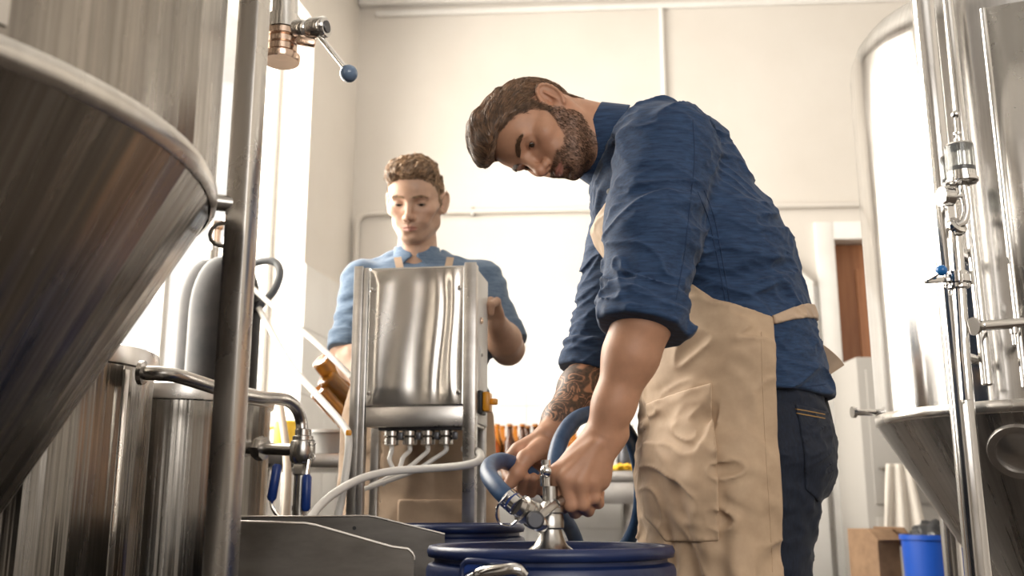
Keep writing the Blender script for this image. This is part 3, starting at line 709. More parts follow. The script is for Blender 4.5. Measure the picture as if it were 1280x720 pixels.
# ================================================================== blue drums
DCX, DCY, DR, DZT = P(688, 680, 1.52).x, 1.52, 0.181, 0.728
def drum(x, y, r, zt, label, front=True):
    t = thing('plastic_drum', label, 'drum', (x, y, 0), 'blue plastic drums')
    prof = [(r - 0.012, 0.0), (r, 0.02), (r, 0.22), (r + 0.006, 0.235), (r + 0.006, 0.26), (r, 0.275), (r, 0.45), (r + 0.006, 0.465), (r + 0.006, 0.49), (r, 0.505), (r + 0.002, zt - 0.034), (r - 0.001, zt - 0.027), (r - 0.010, zt - 0.023), (r - 0.010, zt - 0.013)]
    MB().lathe(prof, (x, y, 0), n=96, cap1=False).build('drum_body', MAT['blue_plastic'], t)
    MB().lathe([(r - 0.011, zt - 0.018), (r - 0.001, zt - 0.016), (r + 0.001, zt - 0.008), (r - 0.002, zt - 0.001), (r - 0.007, zt), (r - 0.015, zt - 0.002), (r - 0.018, zt - 0.012), (r - 0.021, zt - 0.030), (r - 0.03, zt - 0.034)], (x, y, 0), n=96, cap0=False, cap1=False).build('drum_rim', MAT['blue_plastic'], t, angle=70)
    MB().lathe([(r - 0.028, zt - 0.040), (r - 0.028, zt - 0.0335), (0.05, zt - 0.030), (0.05, zt - 0.016), (0.001, zt - 0.016)], (x, y, 0), n=72).build('drum_lid', MAT['blue_plastic'], t)
    return t
dr1 = drum(DCX, DCY, DR, DZT, 'large blue plastic drum at the bottom with the keg coupler on top')
q2 = P(570, 662, 2.065)
dr2 = drum(q2.x, 2.065, 0.138, q2.z + 0.012, 'smaller blue drum behind, its rim just showing past the trough')
# hand hole on the front drum: raised surround, dark hollow, steel bail
def on_drum(px, py, off=0.0):
    a = (px - 640) / FPX; b = (360 - py) / FPX
    d = Vector((a, CP - b * SP, SP + b * CP)); R_ = DR + off
    A = d.x ** 2 + d.y ** 2; B = -2 * (d.x * DCX + d.y * DCY); Cc = DCX ** 2 + DCY ** 2 - R_ ** 2
    tt = (-B - math.sqrt(max(B * B - 4 * A * Cc, 0))) / (2 * A)
    return Vector((0, 0, CAM_H)) + d * tt
ol = [(578, 735), (578, 712), (581, 704), (590, 701), (630, 704), (645, 707), (653, 714), (655, 724), (655, 738)]
MB().tube(spline([on_drum(x, y, 0.001) for x, y in ol], 5), 0.004, 10).build('hand_hole_rim', MAT['blue_plastic'], dr1)
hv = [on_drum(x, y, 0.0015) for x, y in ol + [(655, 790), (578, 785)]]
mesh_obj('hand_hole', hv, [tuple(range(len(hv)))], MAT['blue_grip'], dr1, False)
MB().tube(spline([on_drum(580, 727, 0.006), on_drum(600, 717, 0.012), on_drum(628, 713, 0.014), on_drum(646, 712, 0.012), on_drum(655, 719, 0.006)], 6), [0.006] * 6 + [0.0085] * 19, 12).build('bail_handle', MAT['chrome'], dr1)

# ================================================================== keg coupler and blue hose
kc = Vector((DCX, DCY - 0.01, DZT - 0.015))
kp = thing('keg_coupler', 'chrome keg coupler standing on the blue drum lid', 'coupler', kc)
MB().lathe([(0.0331, 0.0000), (0.0350, 0.0018), (0.0350, 0.0074), (0.0313, 0.0101), (0.0248, 0.0147), (0.0198, 0.0239), (0.0170, 0.0340), (0.0161, 0.0377)], kc, n=40).build('bell_base', MAT['chrome_dull'], kp)
MB().lathe([(0.0175, 0.0377), (0.0198, 0.0396), (0.0198, 0.0570), (0.0179, 0.0598), (0.0198, 0.0616), (0.0198, 0.0681), (0.0156, 0.0736), (0.0115, 0.0773), (0.0115, 0.0994)], kc, n=32).build('coupler_body', MAT['chrome_dull'], kp)
MB().lathe([(0.0092, 0.0994), (0.0092, 0.1150), (0.0069, 0.1168), (0.0069, 0.1380)], kc + Vector((-0.006, 0, 0)), n=20).build('probe_rod', MAT['chrome'], kp)
MB().ball(P(683, 589, 1.49), 0.0095, 20).build('gas_check_ball', MAT['chrome'], kp)
MB().tube([kc + Vector((-0.006, 0, 0.13)), P(684, 592, 1.495)], 0.005, 10).build('ball_stem', MAT['chrome'], kp)
# side inlet toward the hose
i0 = P(684, 654, 1.515); i1 = P(646, 632, 1.49); ia = (i1 - i0).normalized(); L = (i1 - i0).length
MB().lathe([(0.013, 0), (0.013, L * 0.28), (0.0185, L * 0.30), (0.0195, L * 0.36), (0.0195, L * 0.52), (0.017, L * 0.55), (0.017, L * 0.62), (0.0195, L * 0.66), (0.0195, L * 0.82), (0.015, L * 0.86), (0.014, L)], i0, ia, 28).build('side_inlet', MAT['chrome_dull'], kp)
MB().ball(P(675, 655, 1.475), 0.012, 18).build('check_valve', MAT['chrome'], kp)
# squeeze lever into the fist
l0 = P(668, 650, 1.470); l1 = P(694, 630, 1.500); l2 = P(728, 612, 1.555)
MB().bar(l0, l1, 0.012, 0.014, 0.003).build('lever', MAT['chrome_dull'], kp)
MB().tube([l1, l2], 0.0085, 14).build('lever_grip', MAT['chrome_dull'], kp)
MB().lathe(cyl_prof(0.013, -0.016, 0.016), P(669, 650, 1.47), (0, 1, 0), 18).build('lever_pivot', MAT['dark_metal'], kp)
# hose
hs = thing('blue_hose', 'thick blue hose looping from the coupler through both hands and behind the drum', 'hose', P(613, 592, 1.66))
hp_ = [P(645, 631, 1.492), P(632, 620, 1.500), P(619, 606, 1.525), P(611, 593, 1.565), P(613, 582, 1.615), P(627, 576, 1.665), P(645, 582, 1.700), P(661, 592, 1.715), P(677, 607, 1.735), P(693, 629, 1.77), P(706, 648, 1.82), P(717, 668, 1.90), P(733, 705, 2.0),
       P(760, 700, 2.06), P(783, 680, 2.05), P(797, 650, 2.02), P(801, 610, 1.98), P(797, 575, 1.92), P(787, 545, 1.86), P(769, 525, 1.80), P(745, 517, 1.75), P(720, 524, 1.70), P(703, 545, 1.66), P(695, 570, 1.63), P(694, 592, 1.61), P(699, 611, 1.60)]
HOSE_R = 0.0136
MB().tube(spline(hp_, 10), HOSE_R, 24).build('hose_run', MAT['blue_hose'], hs)
for f, rr, mat in ((0.06, 0.0160, 'chrome'), (0.42, 0.0149, 'bright_blue'), (0.62, 0.0160, 'chrome')):
    a_, b_ = hp_[0], hp_[1]
    c = a_ + (b_ - a_) * f
    MB().lathe(cyl_prof(rr, -0.005, 0.005, 0.001), c, b_ - a_, 28).build('hose_clamp' if mat == 'chrome' else 'hose_sleeve', MAT[mat if mat == 'chrome' else 'blue_grip'], hs)
c = hp_[0] + (hp_[1] - hp_[0]) * 0.62
MB().tube(spline([c + Vector((-0.002, -0.018, 0.008)), c + Vector((-0.018, -0.012, -0.012)), c + Vector((-0.016, -0.006, -0.032)), c + Vector((0.0, -0.008, -0.038)), c + Vector((0.012, -0.012, -0.03))], 6), 0.0018, 8).build('clamp_tail', MAT['chrome'], hs)

# ================================================================== table at the back with bottles
TBZ = 0.952
bt_ = thing('back_table', 'long steel table along the tiled back wall behind the drum', 'table', (0.15, 4.95, 0))
TX0, TX1 = P(530, 590, 4.7).x, P(850, 590, 4.7).x
MB().box(((TX0 + TX1) / 2, 4.97, TBZ - 0.024), (TX1 - TX0, 0.56, 0.048), None, 0.004).build('table_top', MAT['steel_sheet'], bt_)
for x in (TX0 + 0.05, (TX0 + TX1) / 2 + 0.4, TX1 - 0.05):
    for y in (4.72, 5.2):
        MB().box((x, y, (TBZ - 0.05) / 2), (0.045, 0.045, TBZ - 0.05), None, 0.004).build('leg', MAT['steel_sheet'], bt_)
MB().box(((TX0 + TX1) / 2, 4.72, TBZ - 0.10), (TX1 - TX0 - 0.1, 0.02, 0.10), None, 0.003).build('apron_rail', MAT['steel_sheet'], bt_)
proto = None
def beer_bottle(x, y, label, group, amber):
    global proto
    t = thing('beer_bottle', label, 'bottle', (x, y, TBZ + 0.001), group)
    MB().lathe(BOTTLE, (0, 0, 0), n=20, cap0=False).build('glass', MAT['amber_glass' if amber else 'brown_glass'], t, local=True)
    if not amber:
        MB().lathe([(0.001, 0.008), (0.028, 0.009), (0.029, 0.122), (0.026, 0.138), (0.02, 0.150), (0.001, 0.151)], (0, 0, 0), n=18, cap0=False, cap1=False).build('beer', MAT['brown_beer'], t, local=True)
    MB().lathe([(0.0156, 0.217), (0.0156, 0.226)], (0, 0, 0), n=16).build('lip', MAT['amber_glass_dense'], t, local=True)
ORD = ['first', 'second', 'third', 'fourth', 'fifth', 'sixth', 'seventh']
for i, px in enumerate((606, 621, 637, 653, 669, 685)):
    beer_bottle(P(px, 560, 4.86).x, 4.86, ('clear amber empty beer bottle, ' if i == 1 else 'dark filled beer bottle, ') + ORD[i] + ' from the machine in the front row', 'beer bottles on the back table', i == 1)
for i, px in enumerate((612, 628, 644, 660, 676, 692)):
    beer_bottle(P(px, 560, 4.96).x, 4.96, ('clear amber empty beer bottle, ' if i in (1, 2) else 'dark filled beer bottle, ') + ORD[i] + ' from the machine in the back row', 'beer bottles on the back table', i in (1, 2))
beer_bottle(P(717, 560, 4.90).x, 4.90, 'single amber bottle seen inside the hose loop', 'beer bottles on the back table', True)
jx = P(735, 560, 4.95).x
jr = thing('glass_jar', 'clear glass jar seen inside the hose loop on the back table', 'jar', (jx, 4.95, TBZ))
MB().lathe([(0.0, 0.004), (0.045, 0.0), (0.05, 0.01), (0.05, 0.12), (0.038, 0.15), (0.038, 0.165), (0.035, 0.165), (0.035, 0.15), (0.046, 0.118), (0.046, 0.012), (0.0, 0.01)], (jx, 4.95, TBZ + 0.001), n=28, cap0=False, cap1=False).build('glass', MAT['clear_glass'], jr)
MB().lathe(cyl_prof(0.041, 0.166, 0.185), (jx, 4.95, TBZ), n=24).build('lid', MAT['white_plastic'], jr)
cx_ = P(783, 560, 5.0).x
cp_ = thing('capping_machine', 'small grey bottle capping machine on the back table inside the hose loop', 'machine', (cx_, 5.0, TBZ))
MB().box((cx_, 5.02, TBZ + 0.022), (0.14, 0.16, 0.04), None, 0.008).build('base', MAT['steel_sheet'], cp_)
MB().lathe(cyl_prof(0.016, 0.04, 0.24), (cx_ + 0.03, 5.05, TBZ), n=16).build('column', MAT['chrome'], cp_)
MB().lathe([(0.03, 0.15), (0.045, 0.16), (0.045, 0.20), (0.02, 0.22)], (cx_ - 0.012, 5.0, TBZ), n=20).build('press_head', MAT['steel_sheet'], cp_)
MB().lathe([(0.035, 0.042), (0.04, 0.06), (0.03, 0.10), (0.012, 0.15)], (cx_ - 0.012, 5.0, TBZ), n=20).build('bottle_seat', MAT['dark_metal'], cp_)
MB().tube([Vector((cx_ + 0.03, 5.05, TBZ + 0.225)), Vector((cx_ - 0.08, 5.0, TBZ + 0.26))], 0.007, 10).build('lever', MAT['chrome'], cp_)
# heap of yellow bottle caps
mb = MB()
for k in range(150):
    x = P(780, 580, 4.76).x + random.gauss(0, 0.045); y = 4.765 + random.gauss(0, 0.025)
    z = TBZ + 0.004 + 0.022 * max(0, 1 - ((x - P(780, 580, 4.76).x) / 0.09) ** 2) * random.random()
    n_ = Vector((random.gauss(0, 0.5), random.gauss(0, 0.5), 1))
    mb.lathe([(0.0155, 0), (0.0135, 0.005), (0.009, 0.0062)], (x, y, z), n_, 8)
o = mb.build('bottle_caps', MAT['yellow']); tag(o, 'heap of yellow bottle caps on the edge of the back table', 'bottle caps', kind='stuff')

# ================================================================== right fermenter
RX, RY, RR, RZ = 1.226, 2.315, 0.36, 0.975
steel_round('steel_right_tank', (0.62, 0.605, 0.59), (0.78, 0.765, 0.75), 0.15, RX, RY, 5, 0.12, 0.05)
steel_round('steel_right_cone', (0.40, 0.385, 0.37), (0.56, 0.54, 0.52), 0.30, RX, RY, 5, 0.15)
rt = thing('fermenter_tank', 'bright conical steel fermenter with gauge fittings at the right edge', 'tank', (RX, RY, 0))
dome = [(RR, RZ + 0.02), (RR, 1.86)] + [(RR - 0.10 + 0.10 * math.cos(q), 1.86 + 0.12 * math.sin(q)) for q in (0.3, 0.6, 0.9, 1.2)] + [(0.18, 2.03), (0.08, 2.06), (0.001, 2.065)]
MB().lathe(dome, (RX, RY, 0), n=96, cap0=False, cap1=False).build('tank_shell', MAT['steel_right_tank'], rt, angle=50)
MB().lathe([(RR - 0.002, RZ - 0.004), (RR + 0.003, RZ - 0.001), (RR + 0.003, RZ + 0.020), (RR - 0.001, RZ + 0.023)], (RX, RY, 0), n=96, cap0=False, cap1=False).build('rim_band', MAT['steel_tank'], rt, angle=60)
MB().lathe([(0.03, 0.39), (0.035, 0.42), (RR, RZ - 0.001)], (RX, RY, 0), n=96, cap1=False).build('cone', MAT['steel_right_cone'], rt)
MB().lathe([(0.05, 0.33), (0.05, 0.345), (0.03, 0.35), (0.03, 0.40)], (RX, RY, 0), n=24).build('outlet', MAT['chrome'], rt)
MB().lathe(cyl_prof(0.07, 2.055, 2.10), (RX, RY, 0), n=32).build('top_hatch', MAT['chrome'], rt)
def rpt(px, py, off):     # point on the tank's wall (off proud of it) behind a pixel
    a = (px - 640) / FPX; b = (360 - py) / FPX
    d = Vector((a, CP - b * SP, SP + b * CP)); R_ = RR + off
    A = d.x ** 2 + d.y ** 2; B = -2 * (d.x * RX + d.y * RY); Cc = RX ** 2 + RY ** 2 - R_ ** 2
    tt = (-B - math.sqrt(max(B * B - 4 * A * Cc, 0))) / (2 * A)
    return Vector((0, 0, CAM_H)) + d * tt
# wrap-around jacket sheet with its folded edge at the far right
je = rpt(1250, 200, 0.0); a0 = math.atan2(je.y - RY, je.x - RX)
jv = []; jf = []
for k in range(19):
    a = a0 + k * math.radians(6)
    for z in (1.02, 2.0 - 0.15):
        jv.append((RX + math.cos(a) * (RR + 0.012), RY + math.sin(a) * (RR + 0.012), z))
for k in range(18): jf.append((2 * k, 2 * k + 2, 2 * k + 3, 2 * k + 1))
jk = mesh_obj('jacket_sheet', jv, jf, MAT['steel_tank'], rt, True, None)
so = jk.modifiers.new('sheet', 'SOLIDIFY'); so.thickness = 0.01; so.offset = -1
q = Vector((RX + math.cos(a0) * (RR + 0.010), RY + math.sin(a0) * (RR + 0.010), 0))
MB().tube([q + ez * 1.02, q + ez * 1.85], 0.007, 12).build('jacket_edge', MAT['chrome'], rt)
# legs
lg = Vector((math.sin(math.radians(24.3)), math.cos(math.radians(24.3)), 0)) * 2.16
for (lx, ly) in ((lg.x, lg.y), (1.17, RY + 0.42), (RX + 0.42, RY - 0.05), (RX + 0.40, RY + 0.22)):
    MB().lathe(cyl_prof(0.024, 0.0, 2.5 if ly == lg.y else 1.35), (lx, ly, 0), n=28).build('leg', MAT['steel_bright'], rt)
    d = (Vector((RX, RY, 0)) - Vector((lx, ly, 0))).normalized()
    for z in (1.08, 1.30):
        MB().tube([Vector((lx, ly, z)) + d * 0.02, Vector((RX, RY, z)) - d * (RR - 0.01)], 0.010, 10).build('leg_bracket', MAT['steel_tank'], rt)
# thin riser pipes beside the leg
l2_ = Vector((math.sin(math.radians(25.6)), math.cos(math.radians(25.6)), 0)) * 2.20
MB().lathe(cyl_prof(0.0115, 1.02, 2.5), (l2_.x, l2_.y, 0), n=20).build('riser_pipe', MAT['chrome'], rt)
# airlock cylinder, pressure gauge, elbow, butterfly valve, sample tap
FY = 1.90
fx = thing('airlock_fitting', 'chrome airlock with glass cylinder, pressure gauge and blue ball valve on the right fermenter', 'fitting', P(1200, 290, FY))
ac = P(1203, 228, FY); k_ = 1.0 / ppm(210, FY)
MB().lathe([(0.028, 0.012), (0.028, 0.075), (0.024, 0.078), (0.022, 0.078), (0.0255, 0.074), (0.0255, 0.012)], ac, n=32, cap0=False, cap1=False).build('glass_cylinder', MAT['clear_glass'], fx)
MB().lathe([(0.010, -0.008), (0.027, -0.004), (0.031, 0.0), (0.031, 0.006), (0.028, 0.008), (0.028, 0.020), (0.024, 0.021)], ac, n=36).build('cylinder_base', MAT['chrome'], fx)
MB().lathe([(0.0255, 0.021), (0.0255, 0.03), (0.002, 0.031)], ac, n=30).build('dark_liquid', MAT['grey_rubber'], fx)
MB().lathe([(0.004, 0.02), (0.004, 0.082), (0.008, 0.083), (0.008, 0.092), (0.004, 0.094), (0.004, 0.098), (0.0085, 0.101), (0.0085, 0.105), (0.004, 0.108), (0.0035, 0.138)], ac, n=20).build('vent_stem', MAT['chrome'], fx)
MB().ball(ac + ez * 0.145, 0.009, 18).build('vent_ball', MAT['chrome'], fx)
MB().lathe([(0.027, 0.074), (0.028, 0.076), (0.026, 0.080), (0.006, 0.083)], ac, n=30).build('glass_cap', MAT['chrome'], fx)
gc = P(1184, 246, FY); gd = Vector((-0.97, -0.10, 0)).normalized()
MB().lathe([(0.013, -0.012), (0.0195, -0.010), (0.0195, 0.006), (0.0215, 0.008), (0.0215, 0.014), (0.019, 0.015)], gc, gd, 30).build('gauge_body', MAT['chrome'], fx)
MB().lathe([(0.019, 0.0142), (0.019, 0.0152)], gc, gd, 30).build('gauge_dial', MAT['white_plastic'], fx)
MB().tube([gc, P(1204, 246, FY)], 0.0055, 10).build('gauge_stem', MAT['chrome'], fx)
MB().tube(spline([ac + ez * -0.004, P(1206, 246, FY), P(1208, 262, FY), P(1204, 277, FY), P(1196, 283, FY)], 8), 0.0085, 16).build('elbow', MAT['chrome'], fx)
ec = P(1196, 283, FY + 0.005)
MB().lathe([(0.011, -0.008), (0.020, -0.006), (0.0215, 0), (0.020, 0.006), (0.011, 0.008)], ec, Vector((0.35, -0.8, 0.5)), 28).build('elbow_clamp', MAT['chrome'], fx)
MB().tube([ec + Vector((0.0, 0.01, -0.008)), P(1198, 340, FY + 0.01), P(1204, 440, FY + 0.012), P(1209, 500, FY + 0.015)], 0.0125, 16).build('stand_pipe', MAT['chrome'], fx)
bc_ = P(1197, 349, FY + 0.008)
MB().lathe([(0.014, -0.020), (0.020, -0.018), (0.020, -0.010), (0.026, -0.008), (0.026, 0.006), (0.020, 0.008), (0.020, 0.014), (0.013, 0.016)], bc_, n=32).build('butterfly_body', MAT['chrome'], fx)
for k in range(6):
    a = k * math.pi / 3 + 0.3
    MB().lathe(cyl_prof(0.0042, -0.014, 0.012, 0.001), bc_ + Vector((math.cos(a) * 0.0265, math.sin(a) * 0.0265, 0)), n=10).build('clamp_bolt', MAT['chrome'], fx)
MB().bar(bc_ + Vector((-0.02, -0.008, -0.002)), P(1157, 351, FY - 0.02), 0.011, 0.012, 0.003).build('lever', MAT['chrome'], fx)
MB().tube([P(1159, 350, FY - 0.022), P(1176, 340, FY - 0.03)], 0.004, 10).build('lever_rod', MAT['chrome'], fx)
MB().ball(P(1177, 338, FY - 0.031), 0.0108, 24).build('lever_ball', MAT['blue_ball'], fx)
st = thing('sample_tap', 'chrome sample tap with small downward spout at the right edge', 'tap', P(1280, 404, 1.9))
s0 = P(1216, 408, 1.885); s1 = P(1310, 401, 1.95)
sa = s1 - s0; SL = sa.length
MB().lathe([(0.017, 0), (0.018, 0.003), (0.017, 0.006), (0.0085, 0.008), (0.0085, 0.02), (0.010, 0.022), (0.010, SL * 0.7), (0.012, SL * 0.72), (0.012, SL)], s0, sa, 24).build('tap_body', MAT['chrome'], st)
q = s0 + sa * 0.52
MB().lathe([(0.007, 0), (0.007, -0.012), (0.005, -0.014), (0.0045, -0.034)], q - ez * 0.008, ez, 14).build('spout', MAT['chrome'], st)
# manway on the cone
mwc = P(1283, 565, 2.12)
cz = mwc.z; cr = RR * (cz - 0.40) / (RZ - 0.40)
u_ = (Vector((mwc.x, mwc.y, 0)) - Vector((RX, RY, 0))).normalized()
mpos = Vector((RX, RY, cz)) + u_ * (cr + 0.0); mn = (u_ * 0.855 - ez * 0.518).normalized()
MB().lathe([(0.062, -0.03), (0.062, 0.008), (0.060, 0.012), (0.046, 0.012), (0.044, 0.006), (0.03, 0.010), (0.001, 0.014)], mpos, mn, 40).build('manway', MAT['steel_sheet'], rt)
# port on the tank's left flank
lp = rpt(1100, 502, 0.0)
lq = Vector((RX, RY, 0)) + (Vector((-0.94, 0.34, 0)) * RR); lq.z = P(1085, 503, 2.2).z
MB().lathe([(0.008, 0), (0.008, 0.05), (0.014, 0.052), (0.014, 0.060)], lq, Vector((-0.94, -0.1, 0)), 18).build('side_port', MAT['chrome'], rt)

# ================================================================== things by the door
cb = thing('storage_cabinet', 'light grey panelled cabinet in front of the brown door', 'cabinet', (2.02, 4.95, 0))
cx0 = P(1079, 560, 4.80).x; cz1 = P(1100, 446, 4.80).z
MB().box((cx0 + 0.30, 5.0, cz1 / 2 + 0.001), (0.60, 0.38, cz1), None, 0.006).build('body', MAT['cabinet_grey'], cb)
for (z0, z1) in ((0.08, 0.74), (0.80, cz1 - 0.06)):
    MB().box((cx0 + 0.30, 4.805, (z0 + z1) / 2), (0.52, 0.012, z1 - z0), None, 0.004).build('door_panel', MAT['cabinet_grey'], cb)
MB().tube([Vector((cx0 + 0.06, 4.775, 0.965)), Vector((cx0 + 0.40, 4.775, 0.965))], 0.007, 10).build('rail_handle', MAT['chrome_dull'], cb)
for x in (cx0 + 0.07, cx0 + 0.39): MB().tube([Vector((x, 4.775, 0.965)), Vector((x, 4.805, 0.965))], 0.005, 8).build('rail_post', MAT['chrome_dull'], cb)
# towel hung over the rail
tw_v = []; tw_f = []
N = 22
for j in range(N + 1):
    for i in range(N + 1):
        u = i / N; w = j / N
        x = cx0 + 0.14 + 0.19 * (u - 0.5) * (0.55 + 0.6 * w) + 0.07 * 0
        y = 4.755 - 0.018 * math.sin(u * 15 + 1.5 * w) * (0.3 + w) - 0.02 * w
        z = 0.985 - w * (0.36 + 0.03 * math.sin(u * 7))
        tw_v.append((x, y, z))
for j in range(N):
    for i in range(N):
        a = j * (N + 1) + i; tw_f.append((a, a + 1, a + N + 2, a + N + 1))
tw = mesh_obj('towel', tw_v, tw_f, MAT['towel'], None, True, None)
so = tw.modifiers.new('cloth', 'SOLIDIFY'); so.thickness = 0.008
tag(tw, 'cream towel hanging on the cabinet rail beside the blue bin', 'towel')
bx0 = P(1098, 690, 4.3)
cbx = thing('cardboard_box', 'open brown cardboard box on the floor by the door frame', 'box', (bx0.x, 4.3, 0))
bh = P(1090, 662, 4.2).z
RBX = Matrix.Rotation(0.3, 3, 'Z')
MB().box((bx0.x, 4.35, bh / 2 + 0.001), (0.11, 0.20, bh), RBX, 0.003).build('carton', MAT['cardboard'], cbx)
MB().box((bx0.x + 0.075, 4.30, bh - 0.03), (0.10, 0.20, 0.004), RBX @ Matrix.Rotation(0.9, 3, 'Y'), 0.001).build('flap', MAT['cardboard'], cbx)
MB().box((bx0.x, 4.21, bh - 0.02), (0.12, 0.09, 0.004), RBX @ Matrix.Rotation(0.5, 3, 'X'), 0.001).build('flap', MAT['cardboard'], cbx)
bb = P(1168, 690, 3.9)
bin_ = thing('waste_bin', 'bright blue plastic bin with a black bag near the towel', 'bin', (bb.x, 3.9, 0))
bhz = P(1150, 669, 3.8).z
MB().lathe([(0.09, 0.0), (0.10, 0.01), (0.115, bhz - 0.02), (0.122, bhz - 0.018), (0.122, bhz), (0.112, bhz), (0.108, bhz - 0.02), (0.09, 0.02), (0.0, 0.02)], (bb.x, 3.9, 0), n=40, cap1=False).build('bin_body', MAT['bright_blue'], bin_)
bm = bmesh.new(); bmesh.ops.create_icosphere(bm, subdivisions=4, radius=1.0)
for v_ in bm.verts:
    n_ = 1 + 0.13 * math.sin(v_.co.x * 7 + v_.co.z * 5) * math.sin(v_.co.y * 9) + 0.06 * math.sin(v_.co.x * 17 + v_.co.y * 13)
    v_.co = Vector((bb.x + 0.015 + v_.co.x * 0.092 * n_, 3.9 + v_.co.y * 0.092 * n_, bhz - 0.02 + v_.co.z * 0.07 * n_))
me = bpy.data.meshes.new('bin_bag'); bm.to_mesh(me); bm.free()
bgo = link_mesh('bin_bag', me, MAT['black_bag'], bin_, True, None)
# ================================================================== implicit surfaces for bodies and cloth
_lat = rng.random((64, 64, 64)).astype(np.float32)
def vnoise(p):
    """Smooth value noise, -1..1, on points (n,3)."""
    i = np.floor(p).astype(np.int64); f = (p - i).astype(np.float32); f = f * f * (3 - 2 * f)
    i &= 63; j = (i + 1) & 63
    x0, y0, z0 = i.T; x1, y1, z1 = j.T; fx, fy, fz = f.T
    c00 = _lat[x0, y0, z0] * (1 - fx) + _lat[x1, y0, z0] * fx; c10 = _lat[x0, y1, z0] * (1 - fx) + _lat[x1, y1, z0] * fx
    c01 = _lat[x0, y0, z1] * (1 - fx) + _lat[x1, y0, z1] * fx; c11 = _lat[x0, y1, z1] * (1 - fx) + _lat[x1, y1, z1] * fx
    a = c00 * (1 - fy) + c10 * fy; b = c01 * (1 - fy) + c11 * fy
    return (a * (1 - fz) + b * fz) * 2 - 1
def smin(a, b, k):
    h = np.maximum(k - np.abs(a - b), 0) / k
    return np.minimum(a, b) - h * h * k * 0.25
def smax(a, b, k): return -smin(-a, -b, k)
def nrm(v):
    v = np.asarray(v, float); return v / np.linalg.norm(v)
A3 = lambda v: np.asarray(v, float)
# a primitive is (function, bounding centre, bounding radius)
def rcone(a, b, ra, rb, sq=None):
    """Tapered capsule; sq=(axis, factor) flattens it along an axis."""
    a = A3(a); b = A3(b); ab = b - a; L2 = max(ab @ ab, 1e-9)
    if sq is not None: ax = nrm(sq[0]); fq = sq[1]
    def f(p):
        q = p - a
        t = np.clip(q @ ab / L2, 0, 1)
        d = q - t[:, None] * ab
        if sq is not None:
            c = d @ ax
            d = d + np.outer(c * (fq - 1), ax)
        return np.sqrt(np.einsum('ij,ij->i', d, d)) - (ra + (rb - ra) * t)
    mx = max(ra, rb) * (max(1, 1 / sq[1]) if sq is not None else 1)
    return f, (a + b) / 2, math.sqrt(L2) / 2 + mx
def ellip(c, r, R=None):
    """R: rows are the ellipsoid's axes."""
    c = A3(c); r = A3(r); M = np.eye(3) if R is None else A3(R)
    def f(p):
        q = (p - c) @ M.T
        k0 = np.sqrt(((q / r) ** 2).sum(1)); k1 = np.sqrt(((q / (r * r)) ** 2).sum(1)) + 1e-9
        return k0 * (k0 - 1) / k1
    return f, c, float(r.max())
def rbox(c, h, rad, R=None):
    c = A3(c); h = A3(h); M = np.eye(3) if R is None else A3(R)
    def f(p):
        q = np.abs((p - c) @ M.T) - (h - rad)
        return np.sqrt((np.maximum(q, 0) ** 2).sum(1)) + np.minimum(q.max(1), 0) - rad
    return f, c, float(np.linalg.norm(h))
def halfspace(pt, n):
    """Keeps the side the normal does not point to."""
    pt = A3(pt); n = nrm(n)
    return (lambda p: (p - pt) @ n), pt, 1e3
def poly_prism(poly, y0=-1e3, y1=1e3):
    """Signed distance to a polygon in the XZ plane, between y0 and y1."""
    V = A3(poly)
    def f(p):
        q = p[:, [0, 2]]; n = len(V)
        d = np.full(len(q), 1e9); s = np.ones(len(q))
        for i in range(n):
            a = V[i]; b = V[i - 1]; e = b - a; w = q - a
            t = np.clip(w @ e / (e @ e), 0, 1); bb = w - t[:, None] * e
            d = np.minimum(d, (bb * bb).sum(1))
            c1 = q[:, 1] >= a[1]; c2 = q[:, 1] < b[1]; c3 = e[0] * w[:, 1] > e[1] * w[:, 0]
            s = np.where((c1 & c2 & c3) | (~c1 & ~c2 & ~c3), -s, s)
        return np.maximum(np.maximum(s * np.sqrt(d), y0 - p[:, 1]), p[:, 1] - y1)
    return f, np.zeros(3), 1e3
class Field:
    def __init__(s): s.ops = []; s.post = None
    def add(s, prim, k=0.01): s.ops.append(('u', prim, k)); return s
    def sub(s, prim, k=0.004): s.ops.append(('d', prim, k)); return s
    def cut(s, prim, k=0.002): s.ops.append(('i', prim, k)); return s
    def __call__(s, p):
        d = np.full(len(p), 1e3)
        mid_ = (p.min(0) + p.max(0)) / 2; rad_ = np.linalg.norm(p.max(0) - mid_)
        for (o, (f, c, R), k) in s.ops:
            if np.linalg.norm(mid_ - c) > R + rad_ + 0.055 + k: continue
            pc_ = p - c; far = np.sqrt(np.einsum('ij,ij->i', pc_, pc_)) - R
            near = far < 0.05 + k
            if o == 'u':
                e = np.maximum(far, 0.05)
                if near.any(): e[near] = f(p[near])
                d = smin(d, e, k)
            elif near.any():
                e = f(p[near])
                d[near] = smax(d[near], -e if o == 'd' else e, k)
        if s.post is not None: d = s.post(p, d)
        return d
